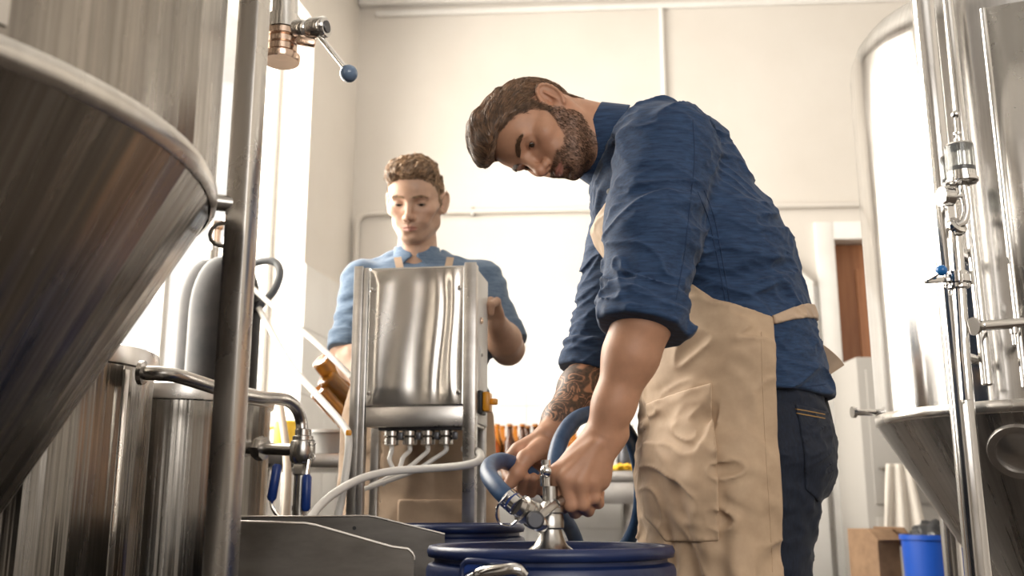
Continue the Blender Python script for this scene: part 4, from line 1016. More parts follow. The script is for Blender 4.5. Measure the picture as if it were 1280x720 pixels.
def polygonise(F, lo, hi, h, pad=0.0, name='mesh'):
    """Sparse surface nets: returns verts, quads."""
    lo = A3(lo); hi = A3(hi); B = 8
    nb = np.ceil((hi - lo) / (h * B)).astype(int)
    n = nb * B + 1
    g = np.stack(np.meshgrid(*[np.arange(k) for k in nb], indexing='ij'), -1).reshape(-1, 3)
    key = ((g[:, 0] // 4) * 4096 + g[:, 1] // 4) * 4096 + g[:, 2] // 4
    g = g[np.argsort(key, kind='stable')]
    dc = np.concatenate([F(lo + (g[i:i + 512] * B + B / 2) * h) for i in range(0, len(g), 512)])
    V = np.ones(nb, np.float32); V[g[:, 0], g[:, 1], g[:, 2]] = np.where(dc < 0, -1.0, 1.0)
    V = np.repeat(np.repeat(np.repeat(V, B, 0), B, 1), B, 2)
    V = np.pad(V, ((0, 1), (0, 1), (0, 1)), mode='edge')
    act = g[np.abs(dc) < h * B * 1.05 + pad]
    off = np.stack(np.meshgrid(*[np.arange(B)] * 3, indexing='ij'), -1).reshape(-1, 3)
    for c0 in range(0, len(act), 48):
        idx = (act[c0:c0 + 48, None, :] * B + off[None]).reshape(-1, 3)
        V[idx[:, 0], idx[:, 1], idx[:, 2]] = F(lo + idx * h)
    S = V < 0
    cs = [(x, y, z) for x in (0, 1) for y in (0, 1) for z in (0, 1)]
    sl = lambda A, o: A[o[0]:A.shape[0] - 1 + o[0], o[1]:A.shape[1] - 1 + o[1], o[2]:A.shape[2] - 1 + o[2]]
    anyv = sl(S, cs[0]).copy(); allv = anyv.copy()
    for o in cs[1:]:
        q = sl(S, o); anyv |= q; allv &= q
    cell = np.argwhere(anyv & ~allv)
    vid = np.full(anyv.shape, -1, np.int32); vid[cell[:, 0], cell[:, 1], cell[:, 2]] = np.arange(len(cell))
    acc = np.zeros((len(cell), 3)); cnt = np.zeros(len(cell))
    val = {o: V[cell[:, 0] + o[0], cell[:, 1] + o[1], cell[:, 2] + o[2]].astype(float) for o in cs}
    for o in cs:
        for ax in range(3):
            if o[ax]: continue
            p = list(o); p[ax] = 1; p = tuple(p)
            a, b = val[o], val[p]; m = (a < 0) != (b < 0)
            t = np.where(m, a / np.where(m, a - b, 1), 0)
            pos = np.repeat(A3(o)[None], len(cell), 0); pos[:, ax] += t
            acc[m] += pos[m]; cnt[m] += 1
    verts = lo + (cell + acc / cnt[:, None]) * h
    faces = []
    for ax in range(3):
        u, w = (ax + 1) % 3, (ax + 2) % 3
        s0 = [slice(None)] * 3; s1 = [slice(None)] * 3; s0[ax] = slice(0, -1); s1[ax] = slice(1, None)
        for k in (u, w): s0[k] = slice(1, -1); s1[k] = slice(1, -1)
        a, b = S[tuple(s0)], S[tuple(s1)]
        e = np.argwhere(a != b); fl = a[tuple(e.T)]
        e[:, u] += 1; e[:, w] += 1
        def cid(du, dw):
            q = e.copy(); q[:, u] += du; q[:, w] += dw; return vid[tuple(q.T)]
        quad = np.stack([cid(-1, -1), cid(0, -1), cid(0, 0), cid(-1, 0)], 1)
        quad[~fl] = quad[~fl][:, ::-1]
        faces.append(quad)
    f = np.concatenate(faces); f = f[(f >= 0).all(1)]
    return verts, f
def np_mesh(name, v, f):
    me = bpy.data.meshes.new(name)
    v = np.ascontiguousarray(v, np.float32); f = np.ascontiguousarray(f, np.int32); k = f.shape[1]
    me.vertices.add(len(v)); me.vertices.foreach_set('co', v.ravel())
    me.loops.add(f.size); me.loops.foreach_set('vertex_index', f.ravel())
    me.polygons.add(len(f)); me.polygons.foreach_set('loop_start', np.arange(len(f), dtype=np.int32) * k)
    me.update(calc_edges=True); me.validate(); return me
def sdf_obj(name, F, lo, hi, h, mat, parent, pad=0.0, color=None):
    v, f = polygonise(F, lo, hi, h, pad)
    me = np_mesh(name, v, f)
    if color is not None:
        c = color(v); ca = me.color_attributes.new('Col', 'FLOAT_COLOR', 'POINT')
        ca.data.foreach_set('color', np.concatenate([c, np.ones((len(c), 1))], 1).astype(np.float32).ravel())
    o = link_mesh(name, me, mat, parent, True, None)
    return o, v, f
def grad(F, p, e=0.0015):
    g = np.stack([F(p + A3(d) * e) - F(p - A3(d) * e) for d in ((1, 0, 0), (0, 1, 0), (0, 0, 1))], 1)
    return g / (np.linalg.norm(g, axis=1)[:, None] + 1e-9)
def strands(name, roots, steps, r0, r1, mat, parent, tone=None):
    """roots (n,3); steps (n,m,3) polyline points; each a tapered three-sided strand."""
    n, m, _ = steps.shape
    t = np.gradient(steps, axis=1); t /= np.linalg.norm(t, axis=2)[..., None] + 1e-9
    ref = np.broadcast_to(A3([0.37, 0.61, 0.70]), t.shape)
    u = np.cross(t, ref); u /= np.linalg.norm(u, axis=2)[..., None] + 1e-9; w = np.cross(t, u)
    rr = np.linspace(r0, r1, m)[None, :, None]
    vs = np.stack([steps + (u * math.cos(a) + w * math.sin(a)) * rr for a in (0, 2.094, 4.189)], 2)   # n,m,3,3
    base = (np.arange(n) * m * 3)[:, None, None]; i = np.arange(m - 1)[None, :, None] * 3; k = np.arange(3)[None, None, :]
    a = base + i + k; b = base + i + (k + 1) % 3
    f = np.stack([a, b, b + 3, a + 3], -1).reshape(-1, 4)
    me = np_mesh(name, vs.reshape(-1, 3), f)
    tone = np.ones(n) if tone is None else tone
    c = np.repeat(tone, m * 3)
    ca = me.color_attributes.new('Col', 'FLOAT_COLOR', 'POINT')
    ca.data.foreach_set('color', np.stack([c, c, c, np.ones_like(c)], 1).astype(np.float32).ravel())
    return link_mesh(name, me, mat, parent, True, None)

# ------------------------------------------------------------------ a head in its own frame: x forward, y left, z up, origin between the ears
def head_prims(F, T, s=1.0, jaw=1.0, brow=1.0, eye_open=0.003, eye_down=-0.002):
    """T(local (3,)) -> world, T.R rows = forward, left, up (for oriented prims)."""
    R = T.R
    def e(c, r, k, M=None):
        F.add(ellip(T(c), A3(r) * s, R if M is None else M @ R), k)
    def rc(a, b, ra, rb, k): F.add(rcone(T(a), T(b), ra * s, rb * s), k)
    e((0.0, 0, 0.043), (0.099, 0.0765, 0.090), 0.02)
    e((-0.045, 0, 0.02), (0.052, 0.060, 0.060), 0.03)
    e((0.045, 0, 0.055), (0.055, 0.060, 0.052), 0.02)
    e((0.036, 0, -0.010), (0.062, 0.058, 0.085), 0.02)
    e((0.050, 0, -0.055), (0.048 * jaw, 0.042 * jaw, 0.039), 0.02)
    for y in (1, -1):
        rc((0.008, y * 0.050, -0.050), (0.080, y * 0.018, -0.0805), 0.017, 0.015, 0.018)       # jaw line
        rc((0.002, y * 0.062, -0.005), (0.006, y * 0.052, -0.055), 0.010, 0.014, 0.02)
        rc((0.091, y * 0.010, 0.034), (0.079, y * 0.044, 0.036), 0.0105 * brow, 0.0085 * brow, 0.012)
        e((0.062, y * 0.045, -0.008), (0.024, 0.020, 0.018), 0.016)
        rc((0.060, y * 0.056, -0.002), (0.008, y * 0.067, 0.006), 0.010, 0.008, 0.018)
        e((0.070, y * 0.030, -0.032), (0.024, 0.020, 0.022), 0.014)
    e((0.090, 0, -0.0800), (0.016, 0.019, 0.015), 0.014)
    e((0.086, 0, -0.048), (0.022, 0.028, 0.026), 0.014)
    # eye sockets
    for y in (1, -1): F.sub(ellip(T((0.104, y * 0.033, 0.017)), A3((0.021, 0.021, 0.0125)) * s, R), 0.014)
    # nose
    rc((0.094, 0, 0.026), (0.1165, 0, -0.010), 0.0085, 0.0095, 0.009)
    e((0.1185, 0, -0.0165), (0.0125, 0.0115, 0.0105), 0.008)
    for y in (1, -1): e((0.1065, y * 0.0125, -0.0215), (0.0115, 0.0075, 0.0085), 0.005)
    e((0.108, 0, -0.0275), (0.010, 0.006, 0.005), 0.005)
    for y in (1, -1): F.sub(ellip(T((0.112, y * 0.0065, -0.0295)), A3((0.0062, 0.0036, 0.0042)) * s, R), 0.002)
    # lips
    for y in (1, -1):
        rc((0.1085, y * 0.004, -0.0455), (0.0965, y * 0.0235, -0.0520), 0.0050, 0.0028, 0.004)
        rc((0.1070, y * 0.002, -0.0565), (0.0960, y * 0.0210, -0.0530), 0.0060, 0.0030, 0.004)
    for y in (1, -1): F.sub(rcone(T((0.1140, 0, -0.0512)), T((0.0990, y * 0.0255, -0.0525)), 0.0018 * s, 0.0012 * s), 0.002)
    F.sub(ellip(T((0.117, 0, -0.0385)), A3((0.010, 0.0028, 0.0055)) * s, R), 0.005)
    F.sub(ellip(T((0.112, 0, -0.0690)), A3((0.010, 0.016, 0.0050)) * s, R), 0.010)
    # lids round the eyeballs
    for y in (1, -1):
        F.add(ellip(T((0.0765, y * 0.0325, 0.0175)), A3((0.0140, 0.0150, 0.0130)) * s, R), 0.005)
        F.sub(ellip(T((0.0935, y * 0.0342, 0.0175 + eye_down)), A3((0.0095, 0.0138, eye_open)) * s, R), 0.0012)
        F.sub(rcone(T((0.0915, y * 0.022, 0.0235 + eye_down)), T((0.0880, y * 0.044, 0.0235 + eye_down)), 0.0012 * s, 0.0010 * s), 0.002)
    # ears
    for y in (1, -1):
        c = math.cos(0.42); sn = -math.sin(0.42) * y; t = 0.50
        M0 = np.array([[c, sn, 0], [-sn, c, 0], [0, 0, 1.0]])
        M1 = np.array([[math.cos(t), 0, math.sin(t)], [0, 1, 0], [-math.sin(t), 0, math.cos(t)]])
        M = M1 @ M0
        def el(p): return A3((-0.011, y * 0.0805, 0.004)) + 1.10 * (M.T @ A3(p))
        F.add(ellip(T(el((0, 0, 0))), A3((0.0215, 0.0056, 0.034)) * s, M @ R), 0.005)
        F.sub(ellip(T(el((0.002, y * 0.0065, 0.001))), A3((0.0155, 0.0064, 0.0255)) * s, M @ R), 0.003)
        arc = [el((0.0185 * math.cos(a), y * 0.0035, 0.001 + 0.0295 * math.sin(a))) for a in np.linspace(0.15, 4.2, 12)]
        for p, q in zip(arc[:-1], arc[1:]): F.add(rcone(T(p), T(q), 0.0034 * s, 0.0034 * s), 0.002)
        F.add(rcone(T(el((0.0, y * 0.003, 0.014))), T(el((-0.006, y * 0.003, -0.012))), 0.0030 * s, 0.0030 * s), 0.003)
        F.add(ellip(T(el((0.006, y * 0.001, -0.022))), A3((0.0075, 0.0045, 0.0085)) * s, M @ R), 0.004)
        F.add(ellip(T(el((0.013, y * 0.001, -0.005))), A3((0.0045, 0.0040, 0.007)) * s, M @ R), 0.003)
        F.sub(ellip(T(el((0.004, y * 0.004, -0.006))), A3((0.0065, 0.0065, 0.0075)) * s, M @ R), 0.002)
class Frame:
    def __init__(s, o, fwd, up, scale=1.0):
        s.o = A3(o); f = nrm(fwd); u = A3(up); u = nrm(u - f * (u @ f)); l = np.cross(u, f)
        s.R = np.stack([f, l, u]); s.s = scale
    def __call__(s, p): return s.o + s.s * (A3(p) @ s.R)
    def inv(s, P_): return (P_ - s.o) @ s.R.T / s.s
def eyeballs(T, parent, look, s=1.0, iris=(0.10, 0.065, 0.035)):
    for y in (1, -1):
        c = T((0.0765, y * 0.0325, 0.0175)); d = nrm(look)
        mb = MB().ball(c, 0.0122 * s * T.s, 28)
        eb = mb.build('eye', MAT['eye_white'], parent)
        R_ = 0.0122 * T.s
        cap = lambda rm, up_: [(rm * T.s * math.cos(k * math.pi / 12), math.sqrt(R_ ** 2 - (rm * T.s * math.cos(k * math.pi / 12)) ** 2) + up_) for k in range(6)] + [(0.00002, R_ + up_)]
        MB().lathe(cap(0.0060, 0.00015), c, d, 24, cap0=False).build('iris', MAT['iris'], eb)
        MB().lathe(cap(0.0027, 0.00035), c, d, 18, cap0=False).build('pupil', MAT['black_rubber'], eb)
def lashes(T, parent, eye_open, eye_down, mat, r=0.0008):
    for sy in (1, -1):
        for sg, rr in ((1, r), (-1, r * 0.5)):
            pts = []
            for k in range(13):
                y = 0.0335 + 0.0108 * (k / 6 - 1)
                z = 0.0175 + eye_down + sg * eye_open * 0.80 * math.sqrt(max(1 - ((y - 0.0335) / 0.0110) ** 2, 0))
                q = max(1 - ((y - 0.0325) / 0.015) ** 2 - ((z - 0.0175) / 0.013) ** 2, 0)
                pts.append(T((0.0765 + 0.0140 * math.sqrt(q) + (0.0006 if sg > 0 else 0.0002), sy * y, z)))
            MB().tube(pts, [rr * T.s * (0.4 + 0.6 * math.sin(math.pi * k / 12)) for k in range(13)], 6).build('eyelashes', mat, parent)
def finger(F, joints, radii, k=0.004):
    for (a, b, ra, rb) in zip(joints[:-1], joints[1:], radii[:-1], radii[1:]): F.add(rcone(a, b, ra, rb), k)

principled('eye_white', (0.62, 0.58, 0.54), 0.15)
principled('iris', (0.07, 0.045, 0.025), 0.1)
def skin_mat(name):
    m = principled(name, (0.55, 0.34, 0.24), 0.48)
    a = node(m, 'ShaderNodeVertexColor'); a.layer_name = 'Col'
    v = tex_coord(m); n = noise_node(m, v, 55, 5)
    mr = node(m, 'ShaderNodeMapRange'); mr.inputs['To Min'].default_value = 0.84; mr.inputs['To Max'].default_value = 1.14
    lnk(m, n.outputs['Fac'], mr.inputs['Value'])
    mm = node(m, 'ShaderNodeMix'); mm.data_type = 'RGBA'; mm.blend_type = 'MULTIPLY'; mm.inputs[0].default_value = 1.0
    lnk(m, a.outputs['Color'], mm.inputs[6]); lnk(m, mr.outputs['Result'], mm.inputs[7])
    lnk(m, mm.outputs[2], bsdf(m).inputs['Base Color'])
    b = bsdf(m); b.inputs['Subsurface Weight'].default_value = 0.12; b.inputs['Subsurface Radius'].default_value = (0.012, 0.005, 0.003)
    b.inputs['Subsurface Scale'].default_value = 0.5
    v2 = tex_coord(m); n2 = noise_node(m, v2, 420, 3); add_bump(m, n2.outputs['Fac'], 0.16, 0.0008)
    return m
skin_mat('skin')
def hair_mat(name, c0, c1, rough=0.42):
    m = principled(name, c0, rough); v = tex_coord(m); n = noise_node(m, v, 90, 4)
    a = node(m, 'ShaderNodeVertexColor'); a.layer_name = 'Col'
    r = ramp(m, n.outputs['Fac'], [(0.3, c0), (0.72, c1)])
    mm = node(m, 'ShaderNodeMix'); mm.data_type = 'RGBA'; mm.blend_type = 'MULTIPLY'; mm.inputs[0].default_value = 1.0
    lnk(m, r.outputs['Color'], mm.inputs[6]); lnk(m, a.outputs['Color'], mm.inputs[7]); lnk(m, mm.outputs[2], bsdf(m).inputs['Base Color'])
    bsdf(m).inputs['Specular IOR Level'].default_value = 0.6
hair_mat('hair_brown', (0.10, 0.054, 0.029), (0.25, 0.140, 0.078))
hair_mat('hair_fair', (0.25, 0.15, 0.082), (0.44, 0.285, 0.17))
hair_mat('beard_hair', (0.060, 0.031, 0.016), (0.16, 0.086, 0.046))
def smoothstep(a, b, x):
    t = np.clip((x - a) / (b - a), 0, 1); return t * t * (3 - 2 * t)

def comb_strands(F, T, v, n, flow, nst, step, lift, name, mat, parent, r0, r1, keep, jitter=0.15, clump=0.0, lenvar=0.4):
    """Strands rooted on a surface, walked along a flow field that hugs it."""
    idx = rng.choice(len(v), n); p = v[idx] + rng.normal(0, 0.0006, (n, 3))
    k = keep(T.inv(p)); p = p[rng.random(len(p)) < k]; n = len(p)
    q0 = T.inv(p)
    cl = np.stack([vnoise(q0 * 70 + o) for o in (3.0, 17.0, 31.0)], 1) * clump
    rnd = rng.normal(0, jitter, (n, 3)) + cl
    cn = vnoise(q0 * 95 + 50.0)
    lf = (lift * (0.3 + rng.random(n) + 1.2 * np.maximum(cn, 0) * (clump > 0)))[:, None]
    ln = (1 - lenvar * rng.random(n))[:, None]
    pts = [p]
    for i in range(nst):
        g = grad(F, pts[-1], 0.002); fl = flow(T.inv(pts[-1])) + rnd
        w = fl @ T.R; w = w - g * (w * g).sum(1)[:, None]; w /= np.linalg.norm(w, axis=1)[:, None] + 1e-9
        d = F(pts[-1])
        pts.append(pts[-1] + w * step * ln + g * (lf - np.clip(d, -0.003, 0.01)[:, None] * 0.6 + 0.0004))
    tone = np.clip(1.0 + 0.55 * cn + rng.normal(0, 0.30, n), 0.25, 2.4)
    return strands(name, p, np.stack(pts, 1), r0, r1, mat, parent, tone)
def white_col(o):
    ca = o.data.color_attributes.new('Col', 'FLOAT_COLOR', 'POINT')
    ca.data.foreach_set('color', np.ones(len(o.data.vertices) * 4, np.float32))
# ================================================================== the bearded man at the drum
YC = 1.76                                   # his middle plane; his left side faces the camera
man = thing('person', 'bearded man in dark blue shirt and tan apron bending over the drum', 'person', (P(930, 600, YC).x, YC, 0))
YAX = A3((0, 1, 0))
# ---- head frame
hs_ = 0.875
th = math.radians(24)
up0 = nrm((-0.965, 0.0, 0.26)); f0 = nrm((-0.26, 0, -0.965))
fw = f0 * math.cos(th) + A3((0, -1, 0)) * math.sin(th)
T1 = Frame((0, 0, 0), fw, up0, hs_)
ear_l = A3((-0.011, 0.0805, 0.004))
yh = 1.735
ear_w = PN(688, 122, yh - 0.073 * hs_)
T1.o = ear_w - hs_ * (ear_l @ T1.R)
SKIN = A3((0.53, 0.28, 0.172))

# ---- torso centre line (pixels in the middle plane) and half thickness
sh_n = PN(828, 186, 1.575); el_n = PN(803, 402, 1.495); wr_n = PN(755, 541, 1.520)
sh_f = PN(800, 215, 1.94); el_f = PN(742, 462, 1.90); wr_f = PN(686, 548, 1.745)
ch = PN(832, 228, YC); mid = PN(886, 335, YC); wa = PN(906, 425, YC); hip = PN(925, 520, YC)
nb = PN(788, 172, YC)
def ysq(f): return (YAX, f)

B1 = Field()
B1.add(rcone(ch, mid, 0.120, 0.118, ysq(0.62)), 0.02).add(rcone(mid, hip, 0.118, 0.12, ysq(0.68)), 0.03)
B1.add(rcone(sh_n, sh_f, 0.062, 0.062), 0.04)
B1.add(rcone(T1((-0.028, 0, -0.02)), nb + A3((0.0, 0, -0.01)), 0.053, 0.060), 0.022)
B1.add(rcone(T1((0.02, 0, -0.06)), nb + A3((-0.01, 0, -0.05)), 0.040, 0.055), 0.03)
for (s_, e_, w_) in ((sh_n, el_n, wr_n), (sh_f, el_f, wr_f)):
    B1.add(rcone(s_, e_, 0.054, 0.044), 0.03)
    ax = w_ - e_
    B1.add(rcone(e_, e_ + ax * 0.30, 0.040, 0.0405), 0.02)
    B1.add(rcone(e_ + ax * 0.30, e_ + ax * 0.75, 0.0405, 0.0300), 0.02)
    B1.add(rcone(e_ + ax * 0.75, w_, 0.0300, 0.0265), 0.02)
head_prims(B1, T1, hs_, jaw=0.94, brow=1.15, eye_open=0.0062, eye_down=-0.0030)
# sternomastoid cord on the near side of the neck
B1.add(rcone(T1((-0.022, 0.060, -0.025)), nb + A3((-0.045, -0.035, -0.055)), 0.013, 0.013), 0.02)
# ---- left (near) hand: a fist round the coupler lever, back of the hand to the camera
Hn = lambda x, y, Y: PN(x, y, Y)
mcp = [Hn(695, 592, 1.520), Hn(707, 598, 1.508), Hn(724, 602, 1.507), Hn(739, 601, 1.515)]
pip = [Hn(699, 626, 1.525), Hn(713, 631, 1.516), Hn(728, 630, 1.516), Hn(742, 622, 1.522)]
dip = [Hn(704, 634, 1.555), Hn(719, 640, 1.547), Hn(735, 638, 1.547), Hn(748, 629, 1.547)]
tip = [Hn(709, 618, 1.573), Hn(723, 622, 1.567), Hn(738, 620, 1.567), Hn(750, 615, 1.563)]
rad = [(0.0112, 0.0105, 0.0092, 0.0080), (0.0115, 0.0108, 0.0095, 0.0082), (0.0112, 0.0106, 0.0092, 0.0080), (0.0102, 0.0096, 0.0082, 0.0072)]
for m_, p_, d_, t_, r_ in zip(mcp, pip, dip, tip, rad): finger(B1, [m_, p_, d_, t_], r_, 0.0042)
for i, m_ in enumerate(mcp):
    a = wr_n + (m_ - mcp[1]) * 0.55 + A3((0, 0.002, 0))
    B1.add(rcone(a, m_, 0.0175, 0.0112), 0.012)
B1.add(ellip(PN(733, 580, 1.530), (0.034, 0.022, 0.030), np.stack([nrm((1, 0.0, 0.45)), YAX, nrm((-0.45, 0, 1))])), 0.012)
B1.add(ellip(PN(751, 592, 1.530), (0.017, 0.018, 0.026)), 0.012)                  # heel of the hand
finger(B1, [Hn(742, 565, 1.550), Hn(715, 588, 1.567), Hn(702, 606, 1.577), Hn(700, 622, 1.573)], (0.016, 0.0125, 0.0115, 0.0095), 0.006)
for i in (0, 1, 2):      # tendons on the back of the hand
    B1.add(rcone(wr_n + (mcp[i] - wr_n) * 0.25 + A3((0, -0.016, 0)), mcp[i] + A3((0, -0.006, 0.002)), 0.0035, 0.0045), 0.010)
# ---- right (far) hand round the hose, thumb toward the camera
mcp = [Hn(648, 563, 1.725), Hn(657, 567, 1.750), Hn(668, 570, 1.756), Hn(679, 572, 1.754)]
pip = [Hn(631, 577, 1.738), Hn(646, 596, 1.764), Hn(659, 602, 1.768), Hn(673, 604, 1.764)]
dip = [Hn(635, 596, 1.715), Hn(651, 613, 1.722), Hn(664, 615, 1.724), Hn(676, 613, 1.722)]
tip = [Hn(642, 603, 1.690), Hn(656, 596, 1.688), Hn(667, 597, 1.690), Hn(678, 596, 1.694)]
for m_, p_, d_, t_, r_ in zip(mcp, pip, dip, tip, rad): finger(B1, [m_, p_, d_, t_], [q * 1.02 for q in r_], 0.003)
for i, m_ in enumerate(mcp):
    a = wr_f + (m_ - mcp[1]) * 0.5
    B1.add(rcone(a, m_, 0.0185, 0.0118), 0.012)
B1.add(ellip(PN(667, 564, 1.735), (0.030, 0.020, 0.022)), 0.012)
finger(B1, [Hn(677, 559, 1.715), Hn(657, 573, 1.690), Hn(646, 591, 1.680), Hn(637, 604, 1.682)], (0.0175, 0.0142, 0.0125, 0.0102), 0.006)

def beard_mask(q):
    x, y, z = q.T; ay = np.abs(y)
    zl = np.interp(x, [0.0, 0.018, 0.030, 0.055, 0.078, 0.092, 0.12], [0.06, 0.040, -0.014, -0.043, -0.047, -0.035, -0.031])
    m_ = smoothstep(0.004, -0.004, z - zl)
    xb = np.interp(z, [-0.13, -0.10, -0.06, -0.025, 0.0, 0.05], [0.045, 0.022, 0.000, 0.004, 0.010, 0.012])
    m_ *= smoothstep(-0.003, 0.003, x - xb)
    lips = smoothstep(1.15, 0.85, np.sqrt((y / 0.022) ** 2 + ((z + 0.0512) / 0.0085) ** 2)) * (x > 0.09)
    low = smoothstep(1.2, 0.8, np.sqrt((y / 0.013) ** 2 + ((z + 0.066) / 0.006) ** 2)) * (x > 0.09) * 0.6
    nose = (x > 0.098) & (z > -0.0335)
    m_ *= (1 - lips) * (1 - low) * (~nose) * smoothstep(-0.118, -0.106, z)
    return m_ * (x < 0.13)
def skin_color(v):
    q = T1.inv(v); c = np.repeat(SKIN[None], len(v), 0)
    inh = (np.abs(q) < A3((0.16, 0.11, 0.16))).all(1)
    x, y, z = q.T; ay = np.abs(y)
    red = np.exp(-((x - 0.12) / 0.02) ** 2 - (ay / 0.02) ** 2 - ((z + 0.018) / 0.018) ** 2) * 0.5 + np.exp(-((ay - 0.045) / 0.02) ** 2 - ((z + 0.01) / 0.02) ** 2 - ((x - 0.07) / 0.03) ** 2) * 0.4 + np.exp(-((ay - 0.08) / 0.012) ** 2 - ((x + 0.01) / 0.02) ** 2) * 0.35
    c = c * (1 - (red * inh)[:, None] * A3((0.02, 0.22, 0.26)))
    lips = smoothstep(1.1, 0.8, np.sqrt((y / 0.023) ** 2 + ((z + 0.0515) / 0.0085) ** 2)) * (x > 0.085) * inh
    c = c * (1 - lips[:, None]) + A3((0.40, 0.17, 0.125)) * lips[:, None]
    bm_ = beard_mask(q) * inh * 0.40
    c = c * (1 - bm_[:, None]) + A3((0.085, 0.050, 0.033)) * bm_[:, None]
    scalp = hair_side(q) * inh
    c = c * (1 - scalp[:, None] * 0.85) + A3((0.06, 0.035, 0.022)) * scalp[:, None] * 0.85
    # tattoo sleeve on the right forearm: dark ground, swirling pale scrolls
    ax = wr_f - el_f; L = np.linalg.norm(ax); axn = ax / L
    w = v - el_f; t = w @ axn / L; rr = np.linalg.norm(w - np.outer(w @ axn, axn), axis=1)
    on = (t > -0.3) & (t < 0.93) & (rr < 0.075) & (v[:, 1] > 1.62) & (v[:, 0] < 0.25)
    u1 = nrm(np.cross(axn, YAX)); u2 = np.cross(axn, u1)
    ang = np.arctan2(w @ u1, w @ u2)
    s_ = np.zeros(len(v))
    pw_ = np.stack([t * 6.0, ang * 1.5, np.zeros(len(v))], 1)
    wx = vnoise(pw_ * 1.1 + 3.7) * 1.3; wy = vnoise(pw_ * 1.1 + 9.1) * 1.3
    d1 = np.hypot((t * 9 + wx) % 2.2 - 1.1, (ang * 1.8 + wy) % 2.0 - 1.0); a1 = np.arctan2((ang * 1.8 + wy) % 2.0 - 1.0, (t * 9 + wx) % 2.2 - 1.1)
    s_ = np.sin(d1 * 10 + a1 * 1.0 + wx * 1.5)
    ink = smoothstep(0.95, 0.35, s_ - 0.35 * vnoise(pw_ * 2.3)) * (0.84 + 0.12 * vnoise(pw_ * 9))
    edge = smoothstep(0.93, 0.885, t + 0.025 * np.sin(ang * 5)) 
    ink = ink * on * edge
    c = c * (1 - ink[:, None]) + A3((0.035, 0.035, 0.034)) * ink[:, None]
    return c
def hair_side(q):
    """1 where hair grows on the scalp."""
    x, y, z = q.T
    return smoothstep(0.004, -0.004, hair_edge(q))
def hair_edge(q):
    x, y, z = q.T
    xf = np.interp(z, [-0.03, -0.005, 0.03, 0.050, 0.064, 0.080, 0.100, 0.12], [0.014, 0.018, 0.026, 0.040, 0.056, 0.074, 0.098, 0.16])
    xf = xf + np.interp(np.abs(y), [0, 0.03, 0.05], [0.010, 0.004, 0.0])
    zb = np.interp(x, [-0.1, -0.070, -0.055, -0.046, -0.038, 0.002, 0.010, 0.018, 0.03], [-0.055, -0.050, -0.035, 0.0, 0.040, 0.044, 0.024, 0.0, -0.004])
    fr = 0.0045 * vnoise(q * A3((60, 110, 60)) + 7.0) + 0.003 * vnoise(q * A3((140, 220, 140)))
    return np.maximum(x - xf + fr, zb - z + fr * 0.5)
body1, bv, bf = sdf_obj('body', B1, A3((T1.o[0] - 0.20, 1.44, 0.70)), A3((0.55, 2.08, 1.68)), 0.0021, MAT['skin'], man, 0.004, skin_color)
eyeballs(T1, man, fw * 0.85 - up0 * 0.30, hs_)
lashes(T1, man, 0.0062, -0.0030, MAT['beard_hair'])

# ---- hair: a cap with a swept-up quiff, then strands combed over it
HC = Field(); R1 = T1.R
def he(c, r, k, tilt=0):
    M = np.array([[math.cos(tilt), 0, math.sin(tilt)], [0, 1, 0], [-math.sin(tilt), 0, math.cos(tilt)]])
    HC.add(ellip(T1(c), A3(r) * hs_, M @ R1), k)
he((-0.002, 0, 0.044), (0.1015, 0.0800, 0.0925), 0.02)
he((-0.046, 0, 0.02), (0.055, 0.0635, 0.0635), 0.03)
he((0.045, 0, 0.055), (0.057, 0.0625, 0.055), 0.02)
he((0.030, 0, 0.100), (0.066, 0.062, 0.040), 0.02, -0.25)
he((0.072, 0, 0.112), (0.044, 0.052, 0.030), 0.02, -0.45)
he((0.100, 0, 0.106), (0.020, 0.044, 0.020), 0.018, -0.9)
he((0.060, 0, 0.128), (0.040, 0.044, 0.022), 0.02, -0.40)
def hair_post(p, d):
    q = T1.inv(p)
    e = hair_edge(q) * hs_
    e = np.where((q[:, 2] > 0.082) & (q[:, 0] > 0.03), np.minimum(e, 0.0 + (0.088 - q[:, 2]) * 0.9), e)
    top = smoothstep(0.05, 0.09, q[:, 2])
    w = vnoise(q * 30)
    d = d - (0.0006 + 0.0020 * top) * vnoise(np.stack([q[:, 0] * 26 + w, q[:, 1] * 190 + w * 2.0 + q[:, 0] * 25, q[:, 2] * 40], 1))
    d = d + 0.0055 * (1 - smoothstep(0.0, 0.022, -e)) * smoothstep(0.100, 0.085, q[:, 2])
    return smax(d, e, 0.008)
HC.post = hair_post
lo = T1.o - 0.19; hi = T1.o + 0.19
hair, hv_, hf_ = sdf_obj('hair', HC, lo, hi, 0.0026, MAT['hair_brown'], man, 0.006)
white_col(hair)
def flow1(q):
    x, y, z = q.T
    top = smoothstep(0.05, 0.10, z)
    f = np.stack([-0.55 - 0.5 * top + 0.9 * smoothstep(0.06, 0.10, x) * top * 0, np.sign(y) * 0.10 * (1 - top) + 0.15 * top, 0.75 * smoothstep(0.06, 0.1, x) - 0.55 * (1 - top)], 1)
    return f
comb_strands(HC, T1, hv_, 8500, flow1, 7, 0.0062, 0.0007, 'hair_strands', MAT['hair_brown'], hair, 0.00085, 0.00015, lambda q: np.where(q[:, 2] > 0.05, 1.0, 0.75), 0.16, 0.45)
# short hairs soften the hairline and the nape
qs = T1.inv(bv); hm = (hair_edge(qs) < 0.004) & (hair_edge(qs) > -0.012) & (np.abs(qs) < A3((0.15, 0.10, 0.15))).all(1)
comb_strands(B1, T1, bv[hm], 2600, flow1, 3, 0.0030, 0.0007, 'hairline_strands', MAT['hair_brown'], hair, 0.0004, 0.0001, lambda q: 1.0 + 0 * q[:, 0], 0.25)
